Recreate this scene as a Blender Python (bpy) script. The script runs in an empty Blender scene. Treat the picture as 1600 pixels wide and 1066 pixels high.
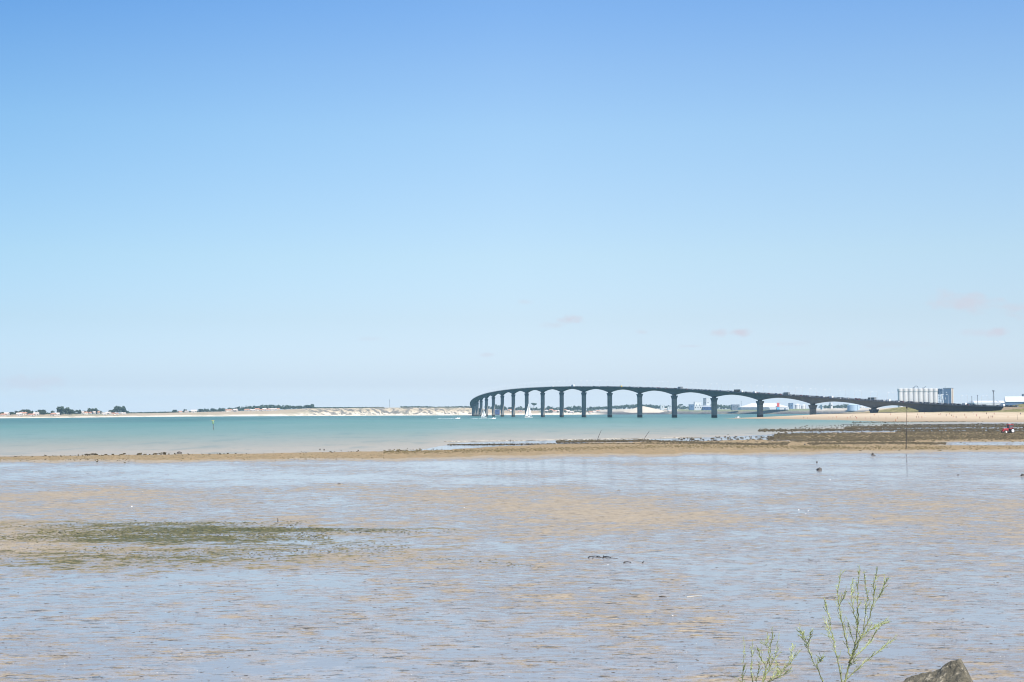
import bpy, bmesh, math, random
import numpy as np
from mathutils import Vector, Matrix, Euler, noise as mnoise

R = math.radians
random.seed(7)
rng = np.random.default_rng(7)
S = bpy.context.scene
COL = S.collection

# ------------------------------------------------------------------ camera
HC = 6.5                                  # eye height above the low-tide water, metres
F = 50 / 36 * 1600                        # focal length in photo pixels
PITCH = math.atan((645.5 - 533) / F)
ROLL = 0.0035
cam_d = bpy.data.cameras.new('camera')
cam_d.lens = 50; cam_d.sensor_width = 36; cam_d.clip_start = 0.1; cam_d.clip_end = 30000
cam = bpy.data.objects.new('camera', cam_d); COL.objects.link(cam)
RM = (Matrix.Rotation(R(90) + PITCH, 3, 'X') @ Matrix.Rotation(-ROLL, 3, 'Z'))
cam.matrix_world = Matrix.Translation((0, 0, HC)) @ RM.to_4x4()
S.camera = cam

# ------------------------------------------------------------------ sky, sun, exposure
SUN_EL, SUN_AZ = R(56), math.atan2(0.50, -0.866)      # azimuth clockwise from +Y
W = bpy.data.worlds.new('World'); S.world = W; W.use_nodes = True
nt = W.node_tree; N = nt.nodes; L = nt.links; N.clear()
out = N.new('ShaderNodeOutputWorld'); bg = N.new('ShaderNodeBackground')
sky = N.new('ShaderNodeTexSky'); sky.sky_type = 'NISHITA'; sky.sun_disc = False
sky.sun_elevation = SUN_EL; sky.sun_rotation = SUN_AZ
sky.altitude = 0; sky.air_density = 1.0; sky.dust_density = 0.6; sky.ozone_density = 2.0
bg.inputs['Strength'].default_value = 0.10
tc = N.new('ShaderNodeTexCoord'); sep = N.new('ShaderNodeSeparateXYZ')
L.new(tc.outputs['Generated'], sep.inputs[0])
ramp = N.new('ShaderNodeValToRGB')                   # clear-air tint by elevation (z of the direction)
def mr(fmin, fmax, tmin=0., tmax=1.):
    m = N.new('ShaderNodeMapRange'); m.inputs[1].default_value = fmin; m.inputs[2].default_value = fmax
    m.inputs[3].default_value = tmin; m.inputs[4].default_value = tmax; return m
SKY_TINT = [(0.0, (1.256, 1.354, 1.803)), (0.0204, (0.868, 0.942, 1.303)), (0.0651, (0.92, 0.927, 1.063)), (0.1097, (1.04, 1.05, 1.065)), (0.1535, (1.081, 1.127, 1.14)), (0.1967, (1.097, 1.202, 1.218)), (0.2388, (1.019, 1.182, 1.286)), (0.277, (0.897, 1.146, 1.352)), (0.6, (0.821, 1.077, 1.331)), (1.0, (0.78, 1.021, 1.311))]
mz = mr(0, 1); L.new(sep.outputs['Z'], mz.inputs[0]); L.new(mz.outputs[0], ramp.inputs[0])
cr = ramp.color_ramp; cr.interpolation = 'LINEAR'
while len(cr.elements) < len(SKY_TINT): cr.elements.new(0.5)
for e, (p, c) in zip(cr.elements, SKY_TINT): e.position = p; e.color = (*c, 1)
mul = N.new('ShaderNodeMix'); mul.data_type = 'RGBA'; mul.blend_type = 'MULTIPLY'; mul.inputs[0].default_value = 1
L.new(sky.outputs[0], mul.inputs[6]); L.new(ramp.outputs[0], mul.inputs[7])
# sky tint darkened to the left, mostly higher up, standing in for lens vignette
azr = N.new('ShaderNodeValToRGB'); mxx = mr(-.5, .5); L.new(sep.outputs['X'], mxx.inputs[0]); L.new(mxx.outputs[0], azr.inputs[0])
AZ = [(0.0, (.52, .70, .83)), (0.16, (.60, .77, .87)), (0.33, (.82, .90, .945)), (.5, (1, 1, 1)), (.84, (.97, .98, .99)), (1, (.95, .97, .985))]
while len(azr.color_ramp.elements) < len(AZ): azr.color_ramp.elements.new(.5)
for e, (p_, c_) in zip(azr.color_ramp.elements, AZ): e.position = p_; e.color = (*c_, 1)
azm = N.new('ShaderNodeMix'); azm.data_type = 'RGBA'; azm.blend_type = 'MULTIPLY'
azf = mr(0, .28, .36, 1.0); L.new(sep.outputs['Z'], azf.inputs[0]); L.new(azf.outputs[0], azm.inputs[0])
L.new(mul.outputs[2], azm.inputs[6]); L.new(azr.outputs[0], azm.inputs[7])
# a few faint fair-weather clouds low over the horizon (soft blobs round fixed directions, torn by noise)
last = azm.outputs[2]
def dirpx(px, py):
    v = RM @ Vector(((px - 800) / F, (533 - py) / F, -1)); v.normalize(); return v
cn = N.new('ShaderNodeTexNoise'); cn.inputs['Scale'].default_value = 90; cn.inputs['Detail'].default_value = 5
cm = N.new('ShaderNodeMapping'); cm.inputs['Scale'].default_value = (1, 1, 2.2)
L.new(tc.outputs['Generated'], cm.inputs[0]); L.new(cm.outputs[0], cn.inputs['Vector'])
CLOUDS = [(1510, 474, 50, 13, .55), (1590, 482, 26, 12, .4), (1562, 519, 22, 8, .6), (1530, 519, 26, 6, .3), (1476, 462, 16, 10, .4),
          (888, 499, 20, 8, .6), (866, 508, 22, 6, .25), (1156, 520, 17, 6, .9), (1124, 521, 14, 6, .5), (1078, 541, 20, 3, .3),
          (1000, 519, 14, 4, .25), (1228, 537, 50, 5, .22), (760, 554, 14, 4, .3), (580, 530, 30, 4, .15), (40, 598, 60, 12, .3), (822, 472, 14, 4, .2), (1380, 540, 70, 6, .15)]
tot = None
for (px, py, rx, ry, a) in CLOUDS:
    c = dirpx(px, py)
    s1 = N.new('ShaderNodeVectorMath'); s1.operation = 'SUBTRACT'; s1.inputs[1].default_value = c
    L.new(tc.outputs['Generated'], s1.inputs[0])
    s2 = N.new('ShaderNodeVectorMath'); s2.operation = 'MULTIPLY'
    s2.inputs[1].default_value = (F / rx, F / rx, F / ry); L.new(s1.outputs[0], s2.inputs[0])
    s3 = N.new('ShaderNodeVectorMath'); s3.operation = 'LENGTH'; L.new(s2.outputs[0], s3.inputs[0])
    # noise-torn falloff
    ad = N.new('ShaderNodeMath'); ad.operation = 'MULTIPLY_ADD'; L.new(cn.outputs['Fac'], ad.inputs[0])
    ad.inputs[1].default_value = 2.4; ad.inputs[2].default_value = -1.2
    a2 = N.new('ShaderNodeMath'); a2.operation = 'ADD'; L.new(s3.outputs['Value'], a2.inputs[0]); L.new(ad.outputs[0], a2.inputs[1])
    fo = mr(1.25, 0.1, 0, min(.95, a * 1.35)); fo.interpolation_type = 'SMOOTHSTEP'; L.new(a2.outputs[0], fo.inputs[0])
    if tot is None: tot = fo.outputs[0]
    else:
        mx = N.new('ShaderNodeMath'); mx.operation = 'MAXIMUM'; L.new(tot, mx.inputs[0]); L.new(fo.outputs[0], mx.inputs[1]); tot = mx.outputs[0]
CLOUD_COL = (4.8, 4.85, 5.5, 1)
cmix = N.new('ShaderNodeMix'); cmix.data_type = 'RGBA'; L.new(tot, cmix.inputs[0]); L.new(last, cmix.inputs[6])
cmix.inputs[7].default_value = CLOUD_COL
L.new(cmix.outputs[2], bg.inputs['Color']); L.new(bg.outputs[0], out.inputs['Surface'])

sd = bpy.data.lights.new('sun', 'SUN'); sd.energy = 5.0; sd.angle = R(0.5); sd.color = (1, 0.95, 0.87)
sun = bpy.data.objects.new('sun', sd); COL.objects.link(sun)
sv = Vector((math.sin(SUN_AZ) * math.cos(SUN_EL), math.cos(SUN_AZ) * math.cos(SUN_EL), math.sin(SUN_EL)))
sun.rotation_euler = sv.to_track_quat('Z', 'Y').to_euler()
S.cycles.volume_bounces = 2; S.cycles.use_denoising = True; S.cycles.denoiser = 'OPENIMAGEDENOISE'; S.cycles.denoising_input_passes = 'RGB_ALBEDO_NORMAL'; S.cycles.denoising_prefilter = 'ACCURATE'; S.cycles.filter_width = 1.1; S.cycles.use_adaptive_sampling = False
S.view_settings.view_transform = 'Standard'; S.view_settings.look = 'None'
S.view_settings.exposure = 0.45; S.view_settings.gamma = 1

# ------------------------------------------------------------------ helpers
def ray(px, py):
    return RM @ Vector(((px - 800) / F, (533 - py) / F, -1))
def P(px, py, z=0.0):                                 # the point at height z seen at that pixel of the photo
    d = ray(px, py); t = (z - HC) / d.z
    return Vector((d.x * t, d.y * t, z))
def at(px, py, Y):                                    # the point at depth Y
    d = ray(px, py); t = Y / d.y
    return Vector((d.x * t, Y, HC + d.z * t))
def xat(px, Y): return (px - 800) / F * Y
def yh(px): return 648.3 - 0.0035 * px                # horizon line
def zat(px, py, Y): return HC + (yh(px) - py) / F * Y

def lin(c): return tuple(((v / 255 + .055) / 1.055) ** 2.4 if v / 255 > .04045 else v / 255 / 12.92 for v in c)

def mat(name, color, rough=0.6, var=0.0, scale=1.0, metallic=0.0, bump=0.0, color2=None, spec=0.5):
    m = bpy.data.materials.new(name); m.use_nodes = True
    n = m.node_tree.nodes; l = m.node_tree.links; b = n['Principled BSDF']
    b.inputs['Base Color'].default_value = (*color, 1); b.inputs['Roughness'].default_value = rough
    b.inputs['Metallic'].default_value = metallic; b.inputs['Specular IOR Level'].default_value = spec
    if var or bump or color2:
        t = n.new('ShaderNodeTexCoord'); nz = n.new('ShaderNodeTexNoise')
        nz.inputs['Scale'].default_value = scale; nz.inputs['Detail'].default_value = 6
        l.new(t.outputs['Object'], nz.inputs['Vector'])
        if var or color2:
            mp = n.new('ShaderNodeMapRange'); mp.inputs[1].default_value = .35; mp.inputs[2].default_value = .65
            l.new(nz.outputs['Fac'], mp.inputs[0])
            mx = n.new('ShaderNodeMix'); mx.data_type = 'RGBA'; l.new(mp.outputs[0], mx.inputs[0])
            c1 = tuple(v * (1 - var) for v in color); c2 = color2 or tuple(min(1, v * (1 + var)) for v in color)
            mx.inputs[6].default_value = (*c1, 1); mx.inputs[7].default_value = (*c2, 1)
            l.new(mx.outputs[2], b.inputs['Base Color'])
        if bump:
            bp = n.new('ShaderNodeBump'); bp.inputs['Strength'].default_value = bump; bp.inputs['Distance'].default_value = 1 / scale * .3
            l.new(nz.outputs['Fac'], bp.inputs['Height']); l.new(bp.outputs[0], b.inputs['Normal'])
    return m

class MB:
    """collects geometry for ONE mesh object"""
    def __init__(s): s.v = []; s.f = []
    def add(s, vs, fs):
        o = len(s.v); s.v += [tuple(v) for v in vs]; s.f += [tuple(i + o for i in f) for f in fs]; return s
    def box(s, c, d, rz=0, tilt=None):
        x, y, z = (k / 2 for k in d); M = Matrix.Rotation(rz, 3, 'Z')
        if tilt is not None: M = M @ tilt
        vs = [M @ Vector((a * x, b * y, e * z)) + Vector(c) for a in (-1, 1) for b in (-1, 1) for e in (-1, 1)]
        return s.add(vs, [(0, 1, 3, 2), (4, 6, 7, 5), (0, 4, 5, 1), (2, 3, 7, 6), (0, 2, 6, 4), (1, 5, 7, 3)])
    def tube(s, pts, rad, n=6, cap=True):
        pts = [Vector(p) for p in pts]
        if not hasattr(rad, '__len__'): rad = [rad] * len(pts)
        rings = []
        for i, p in enumerate(pts):
            t = (pts[min(i + 1, len(pts) - 1)] - pts[max(i - 1, 0)]).normalized()
            a = t.orthogonal().normalized() if i == 0 else (a - t * a.dot(t)).normalized()
            b = t.cross(a)
            rings.append([p + (a * math.cos(k * 2 * math.pi / n) + b * math.sin(k * 2 * math.pi / n)) * rad[i] for k in range(n)])
        vs = [v for r in rings for v in r]; fs = []
        for i in range(len(pts) - 1):
            for k in range(n):
                fs.append((i * n + k, i * n + (k + 1) % n, (i + 1) * n + (k + 1) % n, (i + 1) * n + k))
        if cap: fs += [tuple(range(n))[::-1], tuple((len(pts) - 1) * n + k for k in range(n))]
        return s.add(vs, fs)
    def lathe(s, c, prof, n=16):                      # prof: (radius, z) bottom to top
        vs = [(c[0] + r * math.cos(k * 2 * math.pi / n), c[1] + r * math.sin(k * 2 * math.pi / n), c[2] + z) for r, z in prof for k in range(n)]
        fs = [(i * n + k, i * n + (k + 1) % n, (i + 1) * n + (k + 1) % n, (i + 1) * n + k) for i in range(len(prof) - 1) for k in range(n)]
        fs += [tuple(range(n))[::-1], tuple((len(prof) - 1) * n + k for k in range(n))]
        return s.add(vs, fs)
    def loft(s, secs, cap=True):                      # list of equal-length closed sections
        n = len(secs[0]); vs = [v for q in secs for v in q]
        fs = [(i * n + k, i * n + (k + 1) % n, (i + 1) * n + (k + 1) % n, (i + 1) * n + k) for i in range(len(secs) - 1) for k in range(n)]
        if cap: fs += [tuple(range(n))[::-1], tuple((len(secs) - 1) * n + k for k in range(n))]
        return s.add(vs, fs)
    def prism(s, poly, y0, y1):                       # poly in x,z extruded along y
        return s.loft([[(x, y0, z) for x, z in poly], [(x, y1, z) for x, z in poly]])
    def lump(s, c, r, sq=1.0, jit=.3):                # small irregular stone or clod
        rs = []
        for v in OCT: rs.append(Vector(c) + Vector((v[0], v[1], v[2] * sq)) * r * (1 + random.uniform(-jit, jit)))
        return s.add(rs, OCTF)
    def mesh(s, name):
        me = bpy.data.meshes.new(name); me.from_pydata(s.v, [], s.f); me.update()
        bm = bmesh.new(); bm.from_mesh(me); bmesh.ops.recalc_face_normals(bm, faces=bm.faces); bm.to_mesh(me); bm.free()
        return me
    def build(s, name, m, parent=None, loc=None, smooth=False, bevel=0):
        me = s.mesh(name); me.materials.append(m)
        if smooth: me.polygons.foreach_set('use_smooth', [True] * len(me.polygons))
        o = bpy.data.objects.new(name, me); COL.objects.link(o)
        if parent: o.parent = parent
        if loc is not None: o.location = loc
        if bevel:
            bv = o.modifiers.new('bevel', 'BEVEL'); bv.width = bevel; bv.segments = 2; bv.limit_method = 'ANGLE'
        return o
_b = bmesh.new(); bmesh.ops.create_icosphere(_b, subdivisions=1, radius=1)
OCT = [tuple(v.co) for v in _b.verts]; OCTF = [tuple(v.index for v in f.verts) for f in _b.faces]; _b.free()

def tag(o, label=None, cat=None, group=None, kind=None):
    if label: o['label'] = label
    if cat: o['category'] = cat
    if group: o['group'] = group
    if kind: o['kind'] = kind
    return o
def empty(name, loc=(0, 0, 0), rz=0):
    o = bpy.data.objects.new(name, None); COL.objects.link(o); o.location = loc; o.rotation_euler = (0, 0, rz); o.empty_display_size = .5
    return o
def copy_tree(o, parent=None):
    c = o.copy(); COL.objects.link(c)
    if parent: c.parent = parent
    for ch in [x for x in CH.get(o.name, [])]: copy_tree(ch, c)
    return c
CH = {}
def index_children(root):
    CH[root.name] = list(root.children)
    for c in root.children: index_children(c)

def grid_mesh(name, V, m, attrs=None, smooth=True):
    """V: array rows x cols x 3; attrs: dict name -> rows x cols x 4 colour"""
    r, c = V.shape[:2]; me = bpy.data.meshes.new(name)
    idx = np.arange(r * c).reshape(r, c)
    q = np.stack([idx[:-1, :-1], idx[:-1, 1:], idx[1:, 1:], idx[1:, :-1]], -1).reshape(-1, 4)
    me.vertices.add(r * c); me.vertices.foreach_set('co', V.reshape(-1).astype(np.float32))
    me.loops.add(q.size); me.loops.foreach_set('vertex_index', q.reshape(-1).astype(np.int32))
    me.polygons.add(len(q)); me.polygons.foreach_set('loop_start', np.arange(0, q.size, 4, dtype=np.int32))
    me.polygons.foreach_set('use_smooth', np.full(len(q), smooth)); me.update(calc_edges=True)
    for k, a in (attrs or {}).items():
        at_ = me.color_attributes.new(k, 'FLOAT_COLOR', 'POINT'); at_.data.foreach_set('color', a.reshape(-1).astype(np.float32))
    me.validate()
    if me.polygons[0].normal.z < 0: me.flip_normals()
    me.materials.append(m); o = bpy.data.objects.new(name, me); COL.objects.link(o); return o

def ss(a, b, x):
    t = np.clip((x - a) / (b - a), 0, 1); return t * t * (3 - 2 * t)
def ordinal(i):
    w = ['first', 'second', 'third', 'fourth', 'fifth', 'sixth', 'seventh', 'eighth', 'ninth', 'tenth', 'eleventh', 'twelfth',
         'thirteenth', 'fourteenth', 'fifteenth', 'sixteenth', 'seventeenth', 'eighteenth', 'nineteenth']
    if i < 19: return w[i]
    t = ['twent', 'thirt', 'fort', 'fift', 'sixt', 'sevent', 'eight', 'ninet'][(i + 1) // 10 - 2] if i + 1 < 100 else None
    if t is None: return 'hundred and ' + (ordinal((i + 1) % 100 - 1) if (i + 1) % 100 else '')
    return t + 'ieth' if (i + 1) % 10 == 0 else t + 'y-' + w[(i + 1) % 10 - 1]

# small node-graph helper for the ground materials
class G:
    def __init__(s, name):
        s.m = bpy.data.materials.new(name); s.m.use_nodes = True
        s.n = s.m.node_tree.nodes; s.l = s.m.node_tree.links; s.b = s.n['Principled BSDF']
        s.tc = s.n.new('ShaderNodeTexCoord')
    def put(s, sock, v):
        if hasattr(v, 'is_linked'): s.l.new(v, sock)
        elif isinstance(v, tuple): sock.default_value = (*v, 1) if len(sock.default_value) == 4 else v
        else: sock.default_value = v
    def noise(s, scale, detail=3, rough=.55, stretch=(1, 1, 1), off=0.0, dist=0.0):
        mp = s.n.new('ShaderNodeMapping'); mp.inputs['Scale'].default_value = stretch; mp.inputs['Location'].default_value = (off, off * .7, 0)
        s.l.new(s.tc.outputs['Object'], mp.inputs[0]); z = s.n.new('ShaderNodeTexNoise')
        z.inputs['Scale'].default_value = scale; z.inputs['Detail'].default_value = detail; z.inputs['Roughness'].default_value = rough
        z.inputs['Distortion'].default_value = dist
        s.l.new(mp.outputs[0], z.inputs['Vector']); return z.outputs['Fac']
    def math(s, op, a, b=0.0, c=0.0):
        x = s.n.new('ShaderNodeMath'); x.operation = op
        for k, v in zip(x.inputs, (a, b, c)): s.put(k, v)
        return x.outputs[0]
    def step(s, v, lo, hi, tmin=0., tmax=1.):
        x = s.n.new('ShaderNodeMapRange'); x.interpolation_type = 'SMOOTHSTEP'
        s.put(x.inputs[0], v); x.inputs[1].default_value = lo; x.inputs[2].default_value = hi
        x.inputs[3].default_value = tmin; x.inputs[4].default_value = tmax; return x.outputs[0]
    def mix(s, f, a, b):
        x = s.n.new('ShaderNodeMix'); x.data_type = 'RGBA'; s.put(x.inputs[0], f); s.put(x.inputs[6], a); s.put(x.inputs[7], b); return x.outputs[2]
    def mul(s, c, k):
        x = s.n.new('ShaderNodeMix'); x.data_type = 'RGBA'; x.blend_type = 'MULTIPLY'; x.inputs[0].default_value = 1
        s.put(x.inputs[6], c); x.inputs[7].default_value = (k, k, k, 1); return x.outputs[2]
    def mixf(s, f, a, b):
        x = s.n.new('ShaderNodeMix'); s.put(x.inputs[0], f); s.put(x.inputs[2], a); s.put(x.inputs[3], b); return x.outputs[0]
    def attr(s, name):
        a = s.n.new('ShaderNodeAttribute'); a.attribute_name = name; sp = s.n.new('ShaderNodeSeparateColor')
        s.l.new(a.outputs['Color'], sp.inputs[0]); return a.outputs['Color'], sp.outputs
    def bump(s, h, strength, dist, normal=None):
        b = s.n.new('ShaderNodeBump'); b.inputs['Strength'].default_value = strength; b.inputs['Distance'].default_value = dist
        s.put(b.inputs['Height'], h)
        if normal is not None: s.l.new(normal, b.inputs['Normal'])
        return b.outputs[0]
    def set(s, albedo=1.0, **k):
        if albedo != 1.0:
            k['Base_Color'] = s.mul(k['Base_Color'], albedo)
        for n_, v in k.items(): s.put(s.b.inputs[n_.replace('_', ' ')], v)
        return s.m

# ------------------------------------------------------------------ sea
SHORE_X = [-1500, 0, 100, 250, 400, 500, 600, 655, 690, 720, 860, 1000, 1090, 1150, 1200, 1250, 1300, 1350, 1400, 1450, 1600, 3000]
SHORE_Y = [716, 713.5, 712, 710, 709, 706.5, 705, 703.5, 697, 692, 688.6, 687, 684.5, 682, 679, 675, 672, 669.5, 666.5, 663, 660.5, 660]
def shore(px): return np.interp(px, SHORE_X, SHORE_Y)
FPX = [-1500, -300, 0, 90, 160, 250, 330, 420, 480, 600, 730, 790, 850, 915, 1000, 1060, 1150, 1250, 1330, 1400, 1700, 3500]
FD = [2300, 2500, 2700, 2900, 3200, 3700, 3900, 4000, 4100, 4400, 4500, 4600, 4800, 5000, 5000, 5000, 4800, 4600, 4500, 4300, 4000, 3800]
FTOP = [648.5, 648.5, 648, 647.3, 646.6, 645.6, 643.6, 641.5, 638.5, 637.2, 637.2, 641.5, 641.8, 641.5, 638.5, 639.8, 639.8, 639.0, 638, 637, 632, 632]

g = G('sea_water')
tint, tsp = g.attr('tint')
n1 = g.noise(.02, 4, .6, (1, .35, 1)); n2 = g.noise(.35, 4, .6, (1, .5, 1)); n3 = g.noise(1.6, 3, .6, (1, .5, 1))
col = g.mix(g.step(n1, .35, .65, 0, .16), tint, (.30, .36, .34))
col = g.mix(g.step(n2, .52, .72, 0, .28), col, (.03, .10, .09))
n4 = g.noise(.006, 5, .65, (1, .22, 1), 31.); col = g.mix(g.step(n4, .42, .62, 0, .12), col, (.34, .42, .37)); n5 = g.noise(.09, 6, .72, (1, .3, 1), 13.); col = g.mix(g.step(n5, .52, .64, 0, .30), col, (.04, .13, .115))
nrm = g.bump(n2, .5, .6); nrm = g.bump(n3, .5, .2, nrm)
SEA = g.set(albedo=.78, Base_Color=col, Roughness=.30, IOR=1.33, Normal=nrm, Specular_IOR_Level=.13)

pxs = np.concatenate([np.arange(-1500, -20, 60), np.arange(-20, 1640, 8), np.arange(1640, 3500, 60)]).astype(float)
tt = np.linspace(0, 1, 90)
Vs = np.zeros((len(tt), len(pxs), 3)); Ta = np.ones((len(tt), len(pxs), 4))
C_DEEP = (.001, .092, .052); C_SHAL = (.335, .310, .215); C_TAN = (.46, .365, .250)
def seacol(px, py):
    s0 = shore(px)
    edge = np.interp(px, [0, 250, 500, 700, 1000, 1150, 1250, 1600], [663.5, 660.5, 656, 655.2, 653.2, 652.2, 652, 652])   # channel edge
    k = (py - edge) / max(s0 - edge, 1)               # 0 at the channel edge, 1 at the shore
    pts = [-.6, -.06, .03, .35, .66, .9, 1.2]
    cs = np.array([C_DEEP, (.001, .102, .058), (.075, .215, .155), (.175, .270, .20), C_SHAL, C_TAN, C_TAN])
    return [np.interp(k, pts, cs[:, i]) for i in range(3)]
for j, px in enumerate(pxs):
    p0 = shore(px) + 8; D = np.interp(px, FPX, FD) + 60
    p1 = yh(px) + HC * F / D
    for i, t in enumerate(tt):
        py = p0 + (p1 - p0) * (1 - (1 - t) ** 1.6)
        Vs[i, j] = P(px, py, 0); Ta[i, j, :3] = seacol(px, py)
tag(grid_mesh('sea', Vs, SEA, {'tint': Ta}), kind='structure')

# ------------------------------------------------------------------ tidal mudflat (one sheet, from the embankment foot to the sea edge)
g = G('wet_mud')
_, a = g.attr('zone'); dry, weed, pool = a[0], a[1], a[2]
b_big = g.noise(.045, 4, .6, (1, .7, 1)); fb = g.noise(.55, 10, .74, (.85, 1.1, 1), 3.1, .3); fb2 = g.noise(2.6, 8, .76, (.55, 1.35, 1), 17.3, .35)
b_sm = g.noise(5.0, 5, .65, (.7, 1.2, 1), 7.7, .3); b_fine = g.noise(9, 4, .65, (.6, 1.4, 1), 1.3); b_grain = g.noise(40, 2, .6)
h = g.math('MULTIPLY_ADD', b_big, .70, g.math('MULTIPLY_ADD', fb, .85, g.math('MULTIPLY', fb2, .90)))          # mean about 1.10
h = g.math('MULTIPLY_ADD', dry, .30, h); h = g.math('MULTIPLY_ADD', pool, -.16, h)
hum = g.step(h, 1.245, 1.295)                            # mud standing out of the film of water
damp = g.step(h, 1.16, 1.23)
mud = g.mix(g.step(fb2, .40, .60), (.32, .258, .185), (.48, .388, .268))
mud = g.mix(g.step(b_grain, .52, .68, 0, .6), mud, (.11, .09, .07))
film = g.mix(g.step(fb, .42, .58), (.245, .225, .22), (.34, .31, .295))
dryc = g.mix(g.step(fb2, .42, .58), (.22, .155, .075), (.46, .32, .165))
dryc = g.mix(g.step(fb, .50, .58, 0, .6), dryc, (.24, .20, .09))
mud = g.mix(g.step(g.math('MULTIPLY_ADD', fb, 1.0, dry), 1.25, 1.5), mud, dryc)
mud = g.mix(g.step(b_fine, .56, .66, 0, .6), mud, (.12, .10, .075))
base = g.mix(hum, film, mud)
streak = g.math('MULTIPLY', g.step(g.noise(2.4, 8, .76, (.5, 1.5, 1), 11.0, .6), .545, .585), g.step(fb, .44, .53))
base = g.mix(g.math('MULTIPLY', streak, .9), base, (.060, .054, .045))  # shaded sides of small ripples, put into the colour as dark dashes
edge = g.math('MULTIPLY', hum, g.step(h, 1.40, 1.29))  # shaded rim of each hummock, painted into the colour
base = g.mix(g.math('MULTIPLY', g.math('MULTIPLY', edge, g.step(fb2, .48, .56)), .55), base, (.08, .07, .055))
wv = g.math('MULTIPLY_ADD', weed, .42, g.math('MULTIPLY_ADD', fb2, 1.15, g.math('MULTIPLY', fb, 1.25)))         # mean 1.2 without weed
wmask = g.math('MULTIPLY', g.step(wv, 1.41, 1.49), g.step(weed, .03, .2))
weedc = g.mix(g.step(g.math('MULTIPLY_ADD', weed, .22, b_sm), .54, .66), (.27, .21, .095), (.075, .078, .030))
base = g.mix(wmask, base, weedc)
wk = g.math('MAXIMUM', hum, wmask)
rough = g.mixf(damp, .08, .24); rough = g.mixf(wk, rough, .60)
spec = g.mixf(damp, .95, .55); spec = g.mixf(wk, spec, .14)
nr = g.bump(b_fine, .3, .006); nr = g.bump(b_sm, .3, .012, nr); nr2 = g.bump(g.math('MULTIPLY', fb2, damp), .4, .06, nr)
MUD = g.set(albedo=.89, Base_Color=base, Roughness=rough, Normal=nr2, IOR=1.36, Specular_IOR_Level=spec)

pys = np.concatenate([np.arange(1240, 1080, -20), np.arange(1080, 760, -3), np.arange(760, 656, -.75)])
pxm = np.concatenate([np.arange(-1500, -40, 40), np.arange(-40, 1660, 6), np.arange(1660, 3100, 40)]).astype(float)
PX, PY = np.meshgrid(pxm, pys)
def gs(cx, cy, sx, sy): return np.exp(-((PX - cx) / sx) ** 2 - ((PY - cy) / sy) ** 2)
BX = [-1500, 0, 250, 500, 680, 770, 900, 1040, 1200, 1230, 1300, 1600, 3100]
BU = [714, 714, 711, 707.5, 705, 699.5, 693.5, 691, 688, 683, 677, 675, 675]     # upper edge of the tan bank
BL = [724, 722, 723, 720, 719, 716, 713.5, 712, 710, 710, 709, 706, 706]     # lower edge
wob = np.array([2.0 * mnoise.noise(Vector((p_ * .012, 3.3, 0))) + 1.5 * mnoise.noise(Vector((p_ * .05, 7.7, 0))) + .8 * mnoise.noise(Vector((p_ * .2, 1.7, 0))) for p_ in pxm])
wo2 = np.array([.9 * mnoise.noise(Vector((p_ * .03, 13.3, 0))) + .7 * mnoise.noise(Vector((p_ * .15, 5.7, 0))) for p_ in pxm])
bu = np.interp(PX, BX, BU) + wo2[None, :]; bl = np.interp(PX, BX, BL) + wob[None, :] - .6
bank = ss(bu - 1.5, bu + .5, PY) * (1 - ss(bl - 4.5, bl + 3.0, PY))
dryz = bank * 1.15 + .28 * gs(860, 795, 330, 30) + .22 * gs(1300, 812, 300, 10) + .16 * gs(150, 775, 300, 25) + .20 * gs(300, 880, 330, 14) + .12 * gs(650, 870, 300, 10) + .15 * gs(1400, 770, 250, 9) + .16 * gs(980, 830, 200, 14) + .1 * gs(1350, 900, 300, 25)
weedz = .62 * gs(330, 829, 150, 7) + .66 * gs(560, 829, 190, 3.2) + .6 * gs(150, 842, 190, 9) + .55 * gs(430, 846, 260, 12) + .55 * gs(250, 872, 460, 18) + .45 * gs(100, 825, 260, 10) + .25 * gs(60, 890, 350, 18) + .35 * gs(300, 818, 260, 5)
dryz = dryz + .27 * gs(230, 858, 420, 32) + .12 * gs(850, 790, 220, 24)
above = ss(bu + .5, bu - 1.5, PY)                             # beyond the bank: shallow pools between the oyster rows
poolz = .16 * ss(930, 985, PY) + .65 * above + .35 * ss(bl + 1, bl + 6, PY) * ss(bl + 75, bl + 20, PY) + .45 * gs(1490, 768, 170, 20) + .25 * gs(1417, 735, 60, 25) + .12 * gs(800, 1000, 900, 60) + .13 * gs(1300, 985, 420, 70) + .2 * gs(300, 905, 600, 12) + .25 * gs(1350, 722, 300, 5) + .2 * gs(700, 905, 700, 28) + .18 * gs(1500, 860, 200, 18) + .2 * gs(250, 806, 300, 6)
strip = ss(1440, 1500, PX) * ss(690.5, 692, PY) * (1 - ss(696, 698, PY)) + .8 * ss(1190, 1215, PX) * (1 - ss(1300, 1340, PX)) * ss(686.5, 688, PY) * (1 - ss(689.5, 691, PY))
dryz = dryz - 1.0 * strip; poolz = poolz + .7 * strip
zone = np.stack([np.clip(dryz, 0, 1.3), np.clip(weedz, 0, 1), np.clip(poolz, 0, 1), np.ones_like(PX)], -1)
Vm = np.zeros(PX.shape + (3,))
for i in range(PX.shape[0]):
    for j in range(PX.shape[1]):
        Vm[i, j] = P(PX[i, j], PY[i, j], 0)
sh = shore(PX)
Vm[..., 2] = np.where(PY > sh, .03 + .10 * np.clip((PY - sh) / 3, 0, 1) * (bank + .15), -.04 * np.clip((sh - PY) / 1.0, 0, 20)) - .0
tag(grid_mesh('mudflat', Vm, MUD, {'zone': zone}), kind='structure')

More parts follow.
